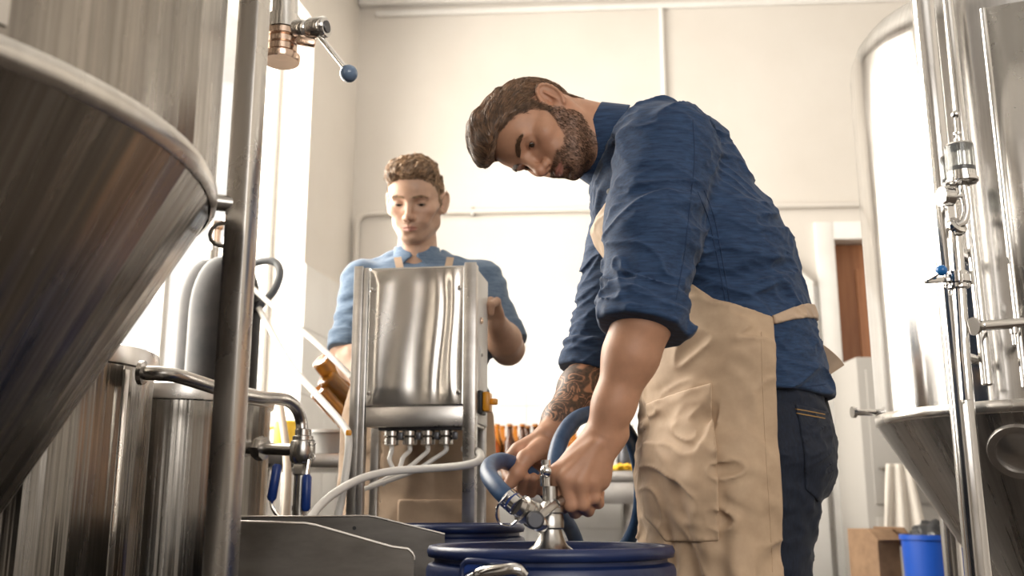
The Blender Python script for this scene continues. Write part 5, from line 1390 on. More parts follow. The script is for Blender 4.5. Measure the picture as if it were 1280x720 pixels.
# ---- beard, brows, lashes
q = T1.inv(bv); mk = beard_mask(q) * (np.abs(q) < A3((0.15, 0.10, 0.14))).all(1)
vb = bv[mk > 0.25]
def flow_b(q):
    return np.stack([0.25 + 0 * q[:, 0], np.sign(q[:, 1]) * 0.0, -1.0 + 0 * q[:, 0]], 1)
comb_strands(B1, T1, vb, 7500, flow_b, 3, 0.0021, 0.0006, 'beard', MAT['beard_hair'], man, 0.00022, 0.00008, lambda q: 0.15 + 0.85 * beard_mask(q), 0.30)
def brow_keep(q):
    x, y, z = q.T; ay = np.abs(y)
    zc = np.interp(ay, [0.010, 0.030, 0.042, 0.052], [0.0345, 0.0400, 0.0405, 0.036])
    th_ = np.interp(ay, [0.010, 0.018, 0.040, 0.052], [0.0028, 0.0042, 0.0032, 0.0010])
    return ((np.abs(z - zc) < th_) & (ay > 0.010) & (ay < 0.052) & (x > 0.05)).astype(float)
vbr = bv[brow_keep(q) > 0]
comb_strands(B1, T1, vbr, 2200, lambda q: np.stack([-0.2 + 0 * q[:, 0], np.sign(q[:, 1]) * 1.0, 0.45 - 8 * (np.abs(q[:, 1]) - 0.012)], 1), 3, 0.0024, 0.0005, 'eyebrows', MAT['beard_hair'], man, 0.0005, 0.00015, brow_keep, 0.2)

# ---- shirt
S1 = Field()
def torso(F, g):
    F.add(rcone(ch, mid, 0.128 + g, 0.134 + g, ysq(0.66)), 0.03)
    F.add(rcone(mid, wa, 0.134 + g, 0.140 + g, ysq(0.74)), 0.05)
    F.add(rcone(wa, PN(930, 500, YC), 0.140 + g, 0.148 + g, ysq(0.78)), 0.05)
    F.add(ellip(PN(808, 268, YC), (0.090 + g, 0.150 + g, 0.105 + g), np.stack([nrm((1, 0, 0.35)), YAX, nrm((-0.35, 0, 1))])), 0.05)
    F.add(rcone(PN(798, 196, YC), PN(842, 208, YC), 0.056 + g, 0.062 + g, ysq(0.5)), 0.03)
torso(S1, 0.0)
S1.add(rcone(sh_n + A3((0.004, 0, -0.008)), sh_f + A3((0.0, 0, 0)), 0.066, 0.066), 0.04)
S1.add(ellip(PN(878, 242, 1.66), (0.055, 0.07, 0.095)), 0.04)                       # near shoulder blade
cuff_n = el_n + (wr_n - el_n) * 0.055; cuff_f = el_f + (wr_f - el_f) * 0.02
arm_n = Field()
S1.add(rcone(sh_n, sh_n + (el_n - sh_n) * 0.5, 0.083, 0.074), 0.030)
S1.add(rcone(sh_n + (el_n - sh_n) * 0.5, cuff_n, 0.073, 0.0610), 0.025)
S1.add(rcone(sh_f, cuff_f, 0.078, 0.058), 0.025)
dn = nrm((el_n - sh_n) + 0.25 * (wr_n - el_n)); df = nrm(el_f - sh_f)
for (c, d, r_) in ((cuff_n, dn, 0.0615), (cuff_f, df, 0.058)):       # rolled cuff: two thick turns
    S1.add(rcone(c - d * 0.040, c - d * 0.004, r_ + 0.002, r_ + 0.004), 0.004)
S1.add(ellip(PN(848, 411, 1.50), (0.022, 0.018, 0.011), np.stack([nrm((1, 0, -0.15)), YAX, nrm((0.15, 0, 1))])), 0.006)
arm_dir = nrm(el_n - sh_n)
def shirt_post(p, d):
    # cloth folds: broad diagonal drags plus tight gathers near elbow and armpit
    x, y, z = p.T
    w = vnoise(p * 9 + 5.0); w2 = vnoise(p * 7 + 21.0)
    n1 = vnoise(np.stack([x * 9 + z * 10 + w * 0.8, y * 10, z * 34 - x * 16 + w * 1.2], 1))
    n2 = vnoise(np.stack([x * 22 + w2 * 1.2, y * 22, z * 60 + x * 18 + w * 1.4], 1) + 40)
    n3 = vnoise(np.stack([x * 45 - z * 30 + w2, y * 30, z * 20 + x * 26], 1) + 80)
    zc = cuff_n[2]
    near_arm = smoothstep(0.13, 0.09, np.abs(y - 1.53)) * smoothstep(0.30, 0.22, x - 0.0)
    tight = np.exp(-((z - (zc + 0.07)) / 0.07) ** 2) * near_arm
    r1 = np.clip(1 - np.abs(n1) * 1.6, 0, 1) ** 2; r2 = np.clip(1 - np.abs(n2) * 1.7, 0, 1) ** 2
    d = d - 0.0045 * n1 - 0.0055 * (r1 - 0.3) - (0.0016 + 0.0034 * tight) * (r2 * 1.6 - 0.4) - 0.0010 * n3
    # the turned cuff stands proud with an uneven lip
    for (c, dd, yy) in ((cuff_n, dn, 1), (cuff_f, df, 0)):
        t = (p - c) @ dd; nr = np.linalg.norm(p - c, axis=1) < 0.14
        lip = 0.0045 * smoothstep(-0.052, -0.047, t + 0.006 * w) * smoothstep(0.05, 0.0, t) - 0.003 * np.exp(-((t + 0.030 + 0.01 * w2) / 0.004) ** 2) - 0.0025 * np.exp(-((t + 0.052 + 0.006 * w) / 0.004) ** 2)
        d = np.where(nr, d - lip, d)
    # open at the sleeves and the hem
    e1 = (p - (cuff_n + dn * 0.006)) @ dn; near = np.linalg.norm(p - cuff_n, axis=1) < 0.13
    d = np.where(near, smax(d, e1, 0.004), d)
    e2 = (p - (cuff_f + df * 0.006)) @ df; near = np.linalg.norm(p - cuff_f, axis=1) < 0.12
    d = np.where(near, smax(d, e2, 0.004), d)
    hem = PN(1000, 491, 1.62)[2] + 0.05 * (x - 0.5) * 0 + 0.006 * vnoise(p * 14)
    d = smax(d, hem - z, 0.006)
    # neck opening
    nk = np.linalg.norm(np.cross(p - nb, nax), axis=1) - 0.060
    t = (p - nb) @ nax
    return smax(d, -np.maximum(nk, -t - 0.10), 0.004) if False else d
nax = nrm(T1((0, 0, -0.05)) - nb)
S1.post = shirt_post
shirt, sv_, sf_ = sdf_obj('shirt', S1, A3((PN(700, 300, 1.5)[0], 1.40, 0.92)), A3((0.66, 2.08, 1.66)), 0.0030, MAT['chambray_dark'], man, 0.012)

# ---- collar: a stand and a folded leaf round the neck
CO = Field()
c_mid = PN(741, 176, YC); cax = nrm(A3((0.93, 0, -0.37)))           # from head toward body
def collar_field(p):
    t = (p - c_mid) @ cax
    r = np.linalg.norm((p - c_mid) - np.outer(t, cax), axis=1)
    ang = np.arctan2((p - c_mid) @ nrm(np.cross(cax, YAX)), (p - c_mid) @ YAX)
    wob = 0.002 * np.sin(ang * 3 + 1)
    leaf_r = 0.0685 + 0.24 * np.clip(t + 0.015, 0, 1) + wob
    stand = np.maximum(np.abs(r - (0.0665 + 0.10 * t)) - 0.0022, np.abs(t - 0.012) - 0.028)
    leaf = np.maximum(np.abs(r - leaf_r) - 0.0022, np.abs(t - 0.006 - 0.010) - 0.026)
    return smin(stand, leaf, 0.006)
CO.add((collar_field, c_mid, 0.13), 0.001)
col_, _, _ = sdf_obj('collar', CO, c_mid - 0.13, c_mid + 0.13, 0.0024, MAT['chambray_dark'], man, 0.01)
# button placket on the chest, dark undershirt in the collar opening
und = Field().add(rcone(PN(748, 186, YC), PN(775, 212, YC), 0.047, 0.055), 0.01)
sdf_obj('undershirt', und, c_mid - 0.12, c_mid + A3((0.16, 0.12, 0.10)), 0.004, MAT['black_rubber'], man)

# ---- jeans
J1 = Field()
J1.add(rcone(hip, PN(935, 560, YC), 0.142, 0.140, ysq(0.80)), 0.03)
J1.add(ellip(PN(962, 562, 1.68), (0.100, 0.095, 0.115)), 0.04).add(ellip(PN(962, 562, 1.85), (0.100, 0.095, 0.115)), 0.04)
kn = PN(945, 760, 1.665); kf = PN(940, 770, 1.86)
for (k_, y_) in ((kn, 1.665), (kf, 1.86)):
    J1.add(rcone(PN(945, 580, y_), k_, 0.108, 0.084), 0.03)
    J1.add(rcone(k_, A3((k_[0] + 0.02, y_, 0.10)), 0.084, 0.062), 0.02)
def jeans_post(p, d):
    x, y, z = p.T; w = vnoise(p * 8)
    n1 = vnoise(np.stack([x * 14 + w, y * 14, z * 38 + x * 20 + w * 2], 1) + 13)
    n2 = vnoise(np.stack([x * 30, y * 30, z * 80 - x * 25 + w], 1) + 33)
    d = d - 0.0055 * n1 - 0.0035 * (np.clip(1 - np.abs(n2) * 1.6, 0, 1) ** 2 - 0.3)
    d = smax(d, z - (hip[2] + 0.03), 0.004)
    return smax(d, 0.02 - z, 0.004)
J1.post = jeans_post
jeans, _, _ = sdf_obj('jeans', J1, A3((hip[0] - 0.2, 1.48, 0.0)), A3((0.62, 2.05, 1.02)), 0.005, MAT['denim'], man, 0.012)
def xz(px, py, Y): q = P(px, py, Y); return (q.x, q.z)
PK = Field(); 
pk_poly = [xz(990, 507, 1.60), xz(1036, 516, 1.64), xz(1034, 596, 1.64), xz(1018, 628, 1.62), xz(1000, 612, 1.60)]
pkm = poly_prism(pk_poly, 1.40, 1.76)
PK.add(((lambda p: np.maximum(J1(p) - 0.0035, pkm[0](p))), A3((hip[0], YC, 0.85)), 0.6), 0.001)
pocket, _, _ = sdf_obj('back_pocket', PK, A3((0.42, 1.50, 0.74)), A3((0.60, 1.78, 0.99)), 0.003, MAT['denim'], jeans, 0.01)
for s_ in ('L', 'R'):       # boots below the frame
    y_ = 1.665 if s_ == 'L' else 1.86; k_ = kn if s_ == 'L' else kf
    sh_ = Field().add(ellip((k_[0] - 0.03, y_, 0.05), (0.145, 0.052, 0.05)), 0.01).add(rcone((k_[0] + 0.02, y_, 0.06), (k_[0] + 0.02, y_, 0.14), 0.058, 0.056), 0.02).cut(halfspace((0, 0, 0.003), (0, 0, -1)), 0.003)
    sdf_obj('boot', sh_, A3((k_[0] - 0.22, y_ - 0.09, -0.02)), A3((k_[0] + 0.16, y_ + 0.09, 0.22)), 0.006, MAT['dark_metal'], man)

# ---- apron: a skin over shirt and a hanging skirt, trimmed to its outline
AH = Field()
torso(AH, 0.006)
AH.add(rcone(PN(893, 470, YC), PN(892, 600, YC), 0.122, 0.122, ysq(0.58)), 0.04)
AH.add(rcone(PN(892, 600, YC), PN(902, 860, YC), 0.122, 0.138, ysq(0.56)), 0.04)
AH.add(rcone(PN(940, 470, 1.70), PN(945, 860, 1.70), 0.108, 0.118), 0.04)
ap = [xz(728, 288, YC), xz(769, 262, YC), xz(800, 310, 1.62), xz(852, 350, 1.60), xz(886, 378, 1.60), xz(921, 392, 1.60), xz(957, 403, 1.61), xz(959, 470, 1.60), xz(963, 560, 1.60), xz(968, 660, 1.60), xz(973, 800, 1.60), xz(640, 800, 1.60), xz(690, 330, 1.62)]
apm = poly_prism(ap)
def apron_field(p):
    x, y, z = p.T
    d = AH(p)
    w = vnoise(p * 6 + 2.0); low = smoothstep(0.98, 0.70, z)
    n1 = vnoise(np.stack([x * 20 + w * 1.2 + z * 5, y * 16, z * 4.5 - x * 5], 1) + 7)          # hanging folds
    n2 = vnoise(np.stack([x * 12 + z * 14 + w, y * 12, z * 30 + w * 1.5 - x * 12], 1) + 50)    # drag lines
    n3 = vnoise(np.stack([x * 34 + w, y * 34, z * 46 + x * 20], 1) + 90)
    d = d - (0.003 + 0.011 * low) * n1 - 0.0040 * n2 - 0.0016 * n3 - 0.0042 * (np.clip(1 - np.abs(n2 + 0.5 * n1) * 1.7, 0, 1) ** 2 - 0.3)
    d = d - 0.004
    shell = np.maximum(d, -(d + 0.0075))
    return shell
def apron_cut(p):
    return smax(apron_field(p), apm[0](p), 0.003)
AP = Field().add((apron_cut, A3((0.35, YC, 0.9)), 0.9), 0.001)
apron, av_, af_ = sdf_obj('apron', AP, A3((PN(705, 300, 1.6)[0], 1.46, 0.56)), A3((0.56, 2.08, 1.36)), 0.0034, MAT['apron_cloth'], man, 0.012)
# pocket on the near side
pp = [xz(803, 500, 1.60), xz(884, 482, 1.585), xz(888, 580, 1.58), xz(891, 675, 1.58), xz(838, 679, 1.58), xz(812, 640, 1.59), xz(802, 585, 1.60)]
ppm_ = poly_prism(pp, 1.40, 1.70)
def pocket_field(p):
    d = apron_field(p) - 0.0035 - 0.0015 * vnoise(p * 25 + 3)
    return smax(d, ppm_[0](p), 0.002)
PF = Field().add((pocket_field, A3((0.3, 1.6, 0.85)), 0.5), 0.001)
sdf_obj('pocket', PF, A3((0.19, 1.46, 0.68)), A3((0.40, 1.72, 0.98)), 0.003, MAT['apron_cloth'], apron, 0.01)
# waist tie round the back, with the loose end behind
tie = poly_prism([xz(955, 402, 1.61), xz(980, 391, 1.63), xz(1015, 383, 1.72), xz(1018, 404, 1.72), xz(985, 407, 1.64), xz(957, 413, 1.61)])
def tie_field(p):
    d = S1(p) - 0.004
    return smax(np.maximum(d, -(d + 0.006)), tie[0](p), 0.002)
TF = Field().add((tie_field, A3((0.45, YC, 1.1)), 0.5), 0.001)
sdf_obj('waist_tie', TF, A3((0.40, 1.50, 1.02)), A3((0.60, 2.06, 1.20)), 0.003, MAT['apron_cloth_pale'], apron, 0.01)
def ribbon(name, pts, w, wd, th_, mat, parent):
    """A flat band along 3-D points, wide along wd."""
    pts = spline(pts, 8); v = []; wd = Vector(wd).normalized()
    for i, p in enumerate(pts):
        t = (pts[min(i + 1, len(pts) - 1)] - pts[max(i - 1, 0)]).normalized()
        b = (wd - t * wd.dot(t)).normalized(); n_ = t.cross(b)
        for (s1, s2) in ((1, 1), (-1, 1), (-1, -1), (1, -1)): v.append(p + b * (w / 2 * s1) + n_ * (th_ / 2 * s2))
    f = []
    for i in range(len(pts) - 1):
        for k in range(4): f.append((i * 4 + k, i * 4 + (k + 1) % 4, i * 4 + 4 + (k + 1) % 4, i * 4 + 4 + k))
    f += [(3, 2, 1, 0), tuple(len(pts) * 4 - 4 + k for k in range(4))]
    return mesh_obj(name, v, f, mat, parent, True, 50)
ribbon('tie_end', [P(1010, 432, 1.74), P(1026, 441, 1.73), P(1040, 453, 1.72), P(1047, 462, 1.72)], 0.028, (0.3, -0.3, 1), 0.003, MAT['apron_cloth_pale'], apron)
ribbon('tie_tail', [P(1030, 497, 1.70), P(1036, 520, 1.69), P(1042, 548, 1.69)], 0.010, (1, 0.2, 0.3), 0.002, MAT['black_rubber'], apron)
# neck strap of the bib and its buckle
ribbon('neck_strap', [P(765, 268, 1.64), P(766, 250, 1.645), P(768, 228, 1.66), P(775, 205, 1.68)], 0.012, (1, 0, 0), 0.002, MAT['white_plastic'], apron)
MB().lathe([(0.006, 0), (0.006, 0.003), (0.003, 0.004)], P(763, 240, 1.615), (-0.4, -1, 0), 14).build('shirt_button', MAT['button'], shirt)

# ---- seams and stitching lie on the cloth
from mathutils.bvhtree import BVHTree
BV = {}
def drape_line(obj, px_pts, r, mat, name, parent, dens=10, off=0.0):
    if obj.name not in BV:
        me = obj.data; co = np.empty(len(me.vertices) * 3, np.float32); me.vertices.foreach_get('co', co)
        vi = np.empty(len(me.polygons) * 4, np.int32); me.polygons.foreach_get('vertices', vi)
        BV[obj.name] = BVHTree.FromPolygons(co.reshape(-1, 3).tolist(), vi.reshape(-1, 4).tolist())
    bvh = BV[obj.name]
    o = Vector((0, 0, CAM_H)); out = []
    sp = spline([Vector((x, y, 0)) for x, y in px_pts], dens)
    for q in sp:
        d = (P(q.x, q.y, 1.7) - o).normalized(); h = bvh.ray_cast(o, d)
        if h[0] is not None: out.append(h[0] + h[1] * off)
    if len(out) > 3:
        jump = [i for i in range(1, len(out)) if (out[i] - out[i - 1]).length > 0.03]
        out = out[:jump[0]] if jump else out
        if len(out) > 3: MB().tube(out, r, 6).build(name, mat, parent)
drape_line(shirt, [(866, 150), (868, 200), (862, 260), (855, 320), (845, 375)], 0.0010, MAT['stitch_blue'], 'sleeve_seam', shirt)
drape_line(shirt, [(872, 240), (886, 275), (895, 315), (903, 355), (908, 385)], 0.0010, MAT['stitch_blue'], 'side_seam', shirt)
drape_line(shirt, [(880, 238), (893, 273), (901, 313), (908, 353), (913, 383)], 0.0010, MAT['stitch_blue'], 'side_seam', shirt)
drape_line(shirt, [(962, 481), (985, 484), (1010, 483), (1032, 480)], 0.0010, MAT['stitch_blue'], 'hem_stitch', shirt)
drape_line(pocket, [(993, 511), (1010, 514), (1031, 518)], 0.0010, MAT['stitch'], 'pocket_stitch', jeans)
drape_line(pocket, [(993, 516), (1010, 519), (1031, 523)], 0.0010, MAT['stitch'], 'pocket_stitch', jeans)
drape_line(pocket, [(994, 514), (997, 550), (1000, 585), (1004, 608), (1016, 622)], 0.0010, MAT['stitch'], 'pocket_stitch', jeans)
MB().box(P(1015, 602, 1.585), (0.012, 0.004, 0.007), None, 0.001).build('leather_tag', MAT['leather_tag'], jeans)
drape_line(apron, [(952, 415), (953, 470), (957, 560), (962, 640), (966, 715)], 0.0009, MAT['apron_cloth'], 'edge_stitch', apron)
# ================================================================== the fair-haired man behind the machine
Y2 = 2.68
man2 = thing('person', 'fair-haired man in light blue shirt standing behind the steel machine', 'person', (P(522, 560, Y2).x, Y2, 0))
XAX = A3((1, 0, 0))
s2 = 0.93
T2 = Frame(PN(520, 257, 2.63), (-0.10, -0.90, -0.42), (-0.02, -0.40, 0.90), s2)
sr = PN(457, 356, Y2); er = PN(434, 438, 2.62); wr2 = PN(462, 486, 2.46)           # his right arm (image left)
sl2 = PN(600, 354, Y2); el2 = PN(635, 436, 2.63); wl2 = PN(619, 402, 2.475)        # his left arm (image right)
nk2 = PN(522, 335, Y2 + 0.01)
chest = PN(527, 392, Y2); belly = PN(525, 500, Y2); hip2 = PN(523, 580, Y2)
def xsq(f): return (XAX, f)
B2 = Field()
B2.add(rcone(chest, belly, 0.105, 0.10, xsq(0.62)), 0.03).add(rcone(belly, hip2, 0.10, 0.11, xsq(0.66)), 0.03)
B2.add(rcone(sr, sl2, 0.052, 0.052), 0.04)
B2.add(rcone(T2((-0.022, 0, -0.03)), nk2, 0.048, 0.056), 0.025)
B2.add(rcone(T2((0.02, 0, -0.065)), nk2 + A3((0, -0.03, 0)), 0.036, 0.05), 0.03)
for (s_, e_, w_) in ((sr, er, wr2), (sl2, el2, wl2)):
    B2.add(rcone(s_, e_, 0.050, 0.041), 0.03); ax = w_ - e_
    B2.add(rcone(e_, e_ + ax * 0.35, 0.041, 0.044), 0.02).add(rcone(e_ + ax * 0.35, w_, 0.044, 0.028), 0.02)
# hands: his left grips the machine's edge, his right works behind it
for (w_, dr_, sd) in ((wl2, nrm((-0.25, -0.75, 0.62)), 1), (wr2, nrm((0.4, -0.8, 0.15)), -1)):
    lat = nrm(np.cross(dr_, A3((0.2, 0, 1)))); nn = np.cross(lat, dr_)
    pc2 = w_ + dr_ * 0.035
    B2.add(ellip(pc2, (0.040, 0.034, 0.016), np.stack([dr_, lat, nn])), 0.015)
    for i, (o_, ln_) in enumerate(((0.027, 0.9), (0.010, 1.0), (-0.008, 0.95), (-0.025, 0.8))):
        m_ = w_ + dr_ * 0.070 + lat * o_
        p_ = m_ + (dr_ * 0.4 - nn * 0.9) * 0.036 * ln_; t_ = p_ + (-dr_ * 0.7 - nn * 0.5) * 0.030 * ln_
        finger(B2, [w_ + dr_ * 0.03 + lat * o_ * 0.7, m_, p_, t_], (0.012, 0.0105, 0.0095, 0.008), 0.003)
    finger(B2, [w_ + lat * 0.02, pc2 + lat * 0.038 - nn * 0.008, pc2 + lat * 0.036 - nn * 0.02 + dr_ * 0.03, pc2 + lat * 0.026 - nn * 0.03 + dr_ * 0.05], (0.015, 0.0125, 0.011, 0.009), 0.005)
head_prims(B2, T2, s2, jaw=0.98, brow=1.05, eye_open=0.0034, eye_down=-0.0045)
SK2 = A3((0.58, 0.36, 0.25))
def skin2(v):
    q = T2.inv(v); c = np.repeat(SK2[None], len(v), 0)
    inh = (np.abs(q) < A3((0.16, 0.11, 0.16))).all(1); x, y, z = q.T; ay = np.abs(y)
    red = np.exp(-((x - 0.12) / 0.02) ** 2 - (ay / 0.02) ** 2 - ((z + 0.018) / 0.018) ** 2) * 0.5 + np.exp(-((ay - 0.045) / 0.02) ** 2 - ((z + 0.01) / 0.02) ** 2 - ((x - 0.07) / 0.03) ** 2) * 0.45
    c = c * (1 - (red * inh)[:, None] * A3((0.02, 0.20, 0.24)))
    lips = smoothstep(1.1, 0.8, np.sqrt((y / 0.023) ** 2 + ((z + 0.0515) / 0.0085) ** 2)) * (x > 0.085) * inh
    c = c * (1 - lips[:, None]) + A3((0.46, 0.21, 0.16)) * lips[:, None]
    st = beard_mask(q) * inh * 0.22
    c = c * (1 - st[:, None]) + A3((0.16, 0.10, 0.065)) * st[:, None]
    lash = np.exp(-((z - 0.0145) / 0.0022) ** 2) * (ay > 0.021) * (ay < 0.046) * (x > 0.075) * inh * 0.7
    c = c * (1 - lash[:, None]) + A3((0.10, 0.06, 0.04)) * lash[:, None]
    sc = hair_side(q) * inh * 0.8
    return c * (1 - sc[:, None]) + A3((0.20, 0.12, 0.07)) * sc[:, None]
body2, bv2, _ = sdf_obj('body', B2, A3((PN(405, 400, 2.6)[0], 2.34, 0.86)), A3((PN(665, 400, 2.6)[0], 2.92, 1.78)), 0.0027, MAT['skin'], man2, 0.004, skin2)
eyeballs(T2, man2, A3((-0.1, -0.75, -0.65)), s2)
lashes(T2, man2, 0.0034, -0.0045, MAT['beard_hair'], 0.0010)
HC = Field()
def he2(c, r, k, tilt=0):
    M = np.array([[math.cos(tilt), 0, math.sin(tilt)], [0, 1, 0], [-math.sin(tilt), 0, math.cos(tilt)]])
    HC.add(ellip(T2(c), A3(r) * s2, M @ T2.R), k)
he2((-0.002, 0, 0.044), (0.1025, 0.0805, 0.0935), 0.02); he2((-0.046, 0, 0.02), (0.056, 0.064, 0.064), 0.03); he2((0.045, 0, 0.055), (0.058, 0.0635, 0.056), 0.02)
he2((0.028, 0, 0.108), (0.066, 0.066, 0.038), 0.02, -0.15); he2((0.068, 0.004, 0.116), (0.036, 0.054, 0.028), 0.02, -0.35); he2((0.05, -0.045, 0.098), (0.04, 0.026, 0.036), 0.02)
def hair_post2(p, d):
    q = T2.inv(p); e = hair_edge(q) * s2
    e = np.where((q[:, 2] > 0.082) & (q[:, 0] > 0.03), np.minimum(e, (0.094 - 4.0 * q[:, 1] ** 2 + 0.007 * vnoise(q * A3((10, 90, 10))) - q[:, 2]) * 0.9), e)
    top = smoothstep(0.05, 0.09, q[:, 2]); w = vnoise(q * 30)
    d = d - (0.0008 + 0.0040 * top) * vnoise(np.stack([q[:, 0] * 60 + w * 2, q[:, 1] * 110 + w * 2.0 + q[:, 0] * 25, q[:, 2] * 40], 1))
    d = d + 0.007 * (1 - smoothstep(0.0, 0.026, -e))
    return smax(d, e, 0.008)
HC.post = hair_post2
hair2, hv2, _ = sdf_obj('hair', HC, T2.o - 0.19, T2.o + 0.19, 0.0032, MAT['hair_fair'], man2, 0.006); white_col(hair2)
def flow2(q):
    x, y, z = q.T; top = smoothstep(0.05, 0.10, z)
    return np.stack([-0.2 + 0.3 * top, np.sign(y) * 0.1 * (1 - top) + 0.7 * top, 0.6 * smoothstep(0.06, 0.1, x) - 0.6 * (1 - top)], 1)
comb_strands(HC, T2, hv2, 4500, flow2, 5, 0.0062, 0.0011, 'hair_strands', MAT['hair_fair'], hair2, 0.0012, 0.0003, lambda q: np.where(q[:, 2] > 0.05, 1.0, 0.7), 0.2, 0.6)
def brow_keep2(q):
    x, y, z = q.T; ay = np.abs(y)
    zc = np.interp(ay, [0.012, 0.030, 0.042, 0.050], [0.0365, 0.0395, 0.0385, 0.034])
    th_ = np.interp(ay, [0.012, 0.018, 0.040, 0.050], [0.0018, 0.0030, 0.0024, 0.0008])
    return ((np.abs(z - zc) < th_) & (ay > 0.012) & (ay < 0.050) & (x > 0.05)).astype(float)
qs = T2.inv(bv2); hm = (hair_edge(qs) < 0.003) & (hair_edge(qs) > -0.014) & (np.abs(qs) < A3((0.15, 0.10, 0.15))).all(1)
comb_strands(B2, T2, bv2[hm], 1800, lambda q: np.stack([-0.4 + 0 * q[:, 0], 0.3 + 0 * q[:, 0], 0.8 + 0 * q[:, 0]], 1), 3, 0.0042, 0.0012, 'hairline_strands', MAT['hair_fair'], hair2, 0.0008, 0.0002, lambda q: 1.0 + 0 * q[:, 0], 0.3)
q = T2.inv(bv2); bk_ = brow_keep2(q)
comb_strands(B2, T2, bv2[bk_ > 0], 1100, lambda q: np.stack([-0.2 + 0 * q[:, 0], np.sign(q[:, 1]) * 1.0, 0.25 - 8 * (np.abs(q[:, 1]) - 0.012)], 1), 3, 0.0024, 0.0005, 'eyebrows', MAT['hair_fair'], man2, 0.0006, 0.0002, brow_keep2, 0.2)
# ---- shirt
S2 = Field()
def torso2(F, g):
    F.add(rcone(chest, belly, 0.118 + g, 0.112 + g, xsq(0.64)), 0.03); F.add(rcone(belly, hip2, 0.112 + g, 0.122 + g, xsq(0.68)), 0.03)
torso2(S2, 0)
S2.add(rcone(sr, sl2, 0.060, 0.060), 0.05).add(rcone(PN(522, 338, Y2 + 0.02), chest, 0.070, 0.11, xsq(0.6)), 0.05)
cr2 = er + (wr2 - er) * 0.06; cl2 = el2 + (el2 - sl2) * -0.06
S2.add(rcone(sr, cr2, 0.066, 0.056), 0.02).add(rcone(sl2, cl2, 0.066, 0.057), 0.02)
dr2_ = nrm(er - sr); dl2_ = nrm(el2 - sl2)
def shirt2_post(p, d):
    x, y, z = p.T; w = vnoise(p * 9 + 5)
    n1 = vnoise(np.stack([x * 16 + w + z * 12, y * 14, z * 34 - x * 14 + w], 1)); n2 = vnoise(np.stack([x * 34, y * 30, z * 60 + w * 2], 1) + 20)
    d = d - 0.005 * n1 - 0.0022 * n2
    for (c, dd) in ((cr2, dr2_), (cl2, dl2_)):
        t = (p - c) @ dd; nr = np.linalg.norm(p - c, axis=1) < 0.11
        d = np.where(nr, smax(d - 0.004 * smoothstep(-0.05, -0.045, t), t - 0.004, 0.004), d)
    nkd = np.maximum(np.linalg.norm((p - nk2)[:, :2] * A3((1, 1)), axis=1) - 0.066, nk2[2] - 0.035 - z)
    return smax(smax(d, -nkd, 0.006), hip2[2] - z, 0.005)
S2.post = shirt2_post
shirt2, _, _ = sdf_obj('shirt', S2, A3((PN(405, 400, 2.6)[0], 2.45, 0.86)), A3((PN(665, 400, 2.6)[0], 2.92, 1.56)), 0.0042, MAT['chambray_light'], man2, 0.014)
ca2 = nrm((0, 0.12, -1)); cm2 = PN(521, 313, Y2 - 0.005)
def collar2(p):
    w = p - cm2; t = w @ ca2; rv = w - np.outer(t, ca2); r = np.linalg.norm(rv, axis=1)
    ang = np.abs(np.arctan2(rv[:, 0], -rv[:, 1]))            # 0 at the front
    leaf_r = 0.0600 + 0.34 * np.clip(t + 0.004, 0, 1)
    low = 0.022 + 0.030 * np.exp(-((ang - 0.55) / 0.35) ** 2)
    leaf = np.maximum(np.abs(r - leaf_r) - 0.0026, np.maximum(-0.006 - t, t - low))
    stand = np.maximum(np.abs(r - 0.059) - 0.0022, np.abs(t - 0.012) - 0.018)
    d = smin(leaf, stand, 0.005)
    return smax(d, (0.17 - ang + 4 * np.clip(-t, -0.05, 0)) * 0.06, 0.003)
CO2 = Field().add((collar2, cm2, 0.14), 0.001)
sdf_obj('collar', CO2, cm2 - 0.12, cm2 + 0.12, 0.003, MAT['chambray_light'], man2, 0.012)
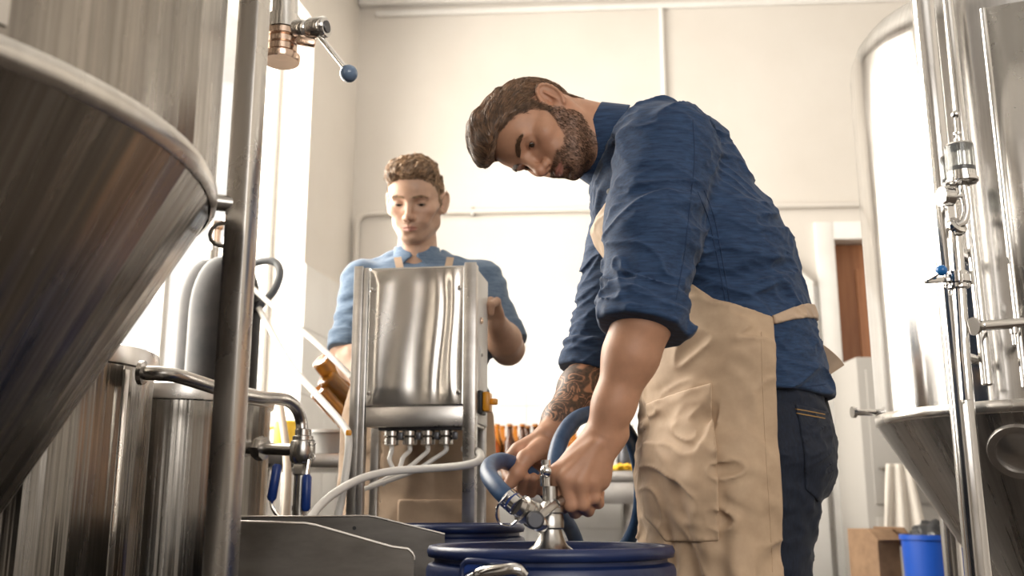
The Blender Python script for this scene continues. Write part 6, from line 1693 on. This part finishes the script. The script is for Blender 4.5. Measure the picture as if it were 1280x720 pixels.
# ---- trousers and boots, mostly hidden
J2 = Field().add(rcone(hip2, hip2 - A3((0, 0, 0.08)), 0.115, 0.115, xsq(0.68)), 0.03)
for sx_ in (-1, 1):
    a = hip2 + A3((sx_ * 0.085, 0, -0.06)); J2.add(rcone(a, A3((a[0], Y2 + 0.01, 0.48)), 0.092, 0.068), 0.03).add(rcone((a[0], Y2 + 0.01, 0.48), (a[0], Y2 + 0.02, 0.09), 0.068, 0.055), 0.02)
J2.cut(halfspace((0, 0, 0.05), (0, 0, -1)))
sdf_obj('jeans', J2, A3((hip2[0] - 0.26, 2.48, 0.0)), A3((hip2[0] + 0.26, 2.90, 1.05)), 0.010, MAT['denim'], man2, 0.01)
for sx_ in (-1, 1):
    bx2 = hip2[0] + sx_ * 0.085
    sh_ = Field().add(ellip((bx2, Y2 - 0.05, 0.05), (0.052, 0.14, 0.05)), 0.01).add(rcone((bx2, Y2 + 0.02, 0.06), (bx2, Y2 + 0.02, 0.13), 0.056, 0.054), 0.02).cut(halfspace((0, 0, 0.003), (0, 0, -1)), 0.003)
    sdf_obj('boot', sh_, A3((bx2 - 0.09, Y2 - 0.22, -0.02)), A3((bx2 + 0.09, Y2 + 0.12, 0.22)), 0.008, MAT['dark_metal'], man2)
# ---- apron
AH2 = Field(); torso2(AH2, 0.007)
AH2.add(rcone(belly, hip2 - A3((0, 0, 0.55)), 0.128, 0.150, xsq(0.66)), 0.04)
def apron2(p):
    x, y, z = p.T; w = vnoise(p * 7)
    d = AH2(p) - 0.010 * smoothstep(1.15, 0.9, z) * vnoise(np.stack([x * 15 + w * 1.5, y * 10, z * 4 + w], 1) + 4) - 0.005 * vnoise(np.stack([x * 14 + z * 10, y * 12, z * 24 + w], 1) + 60) - 0.004
    sh = np.maximum(d, -(d + 0.0075))
    wid = np.interp(z, [0.4, 1.02, 1.12, 1.36], [0.24, 0.20, 0.17, 0.095])
    return smax(smax(smax(sh, np.abs(x - chest[0]) - wid, 0.003), z - 1.365, 0.003), y - Y2 + 0.0, 0.003)
AP2 = Field().add((apron2, A3((chest[0], Y2, 0.95)), 0.8), 0.001)
apr2, _, _ = sdf_obj('apron', AP2, A3((chest[0] - 0.27, 2.42, 0.42)), A3((chest[0] + 0.27, Y2 + 0.03, 1.40)), 0.0055, MAT['apron_cloth_pale'], man2, 0.014)
for (x0, x1) in ((497, 503), (563, 557)):
    ribbon('neck_strap', [P(x1, 352, 2.555), P((x0 + x1) / 2, 336, 2.575), P(x0, 322, 2.61)], 0.020, (1, 0, 0), 0.003, MAT['apron_cloth_pale'], apr2)
def pk2(p):
    x, y, z = p.T; d = apron2(p) - 0.005
    zt = PN(540, 624, 2.55)[2]
    return smax(smax(d, np.abs(x - PN(540, 624, 2.55)[0]) - 0.085, 0.003), np.maximum(z - zt, zt - 0.2 - z), 0.003)
P2 = Field().add((pk2, A3((chest[0], Y2 - 0.1, 0.8)), 0.5), 0.001)
sdf_obj('pocket', P2, A3((chest[0] - 0.15, 2.42, 0.56)), A3((chest[0] + 0.18, 2.70, 0.92)), 0.005, MAT['apron_cloth_pale'], apr2, 0.012)
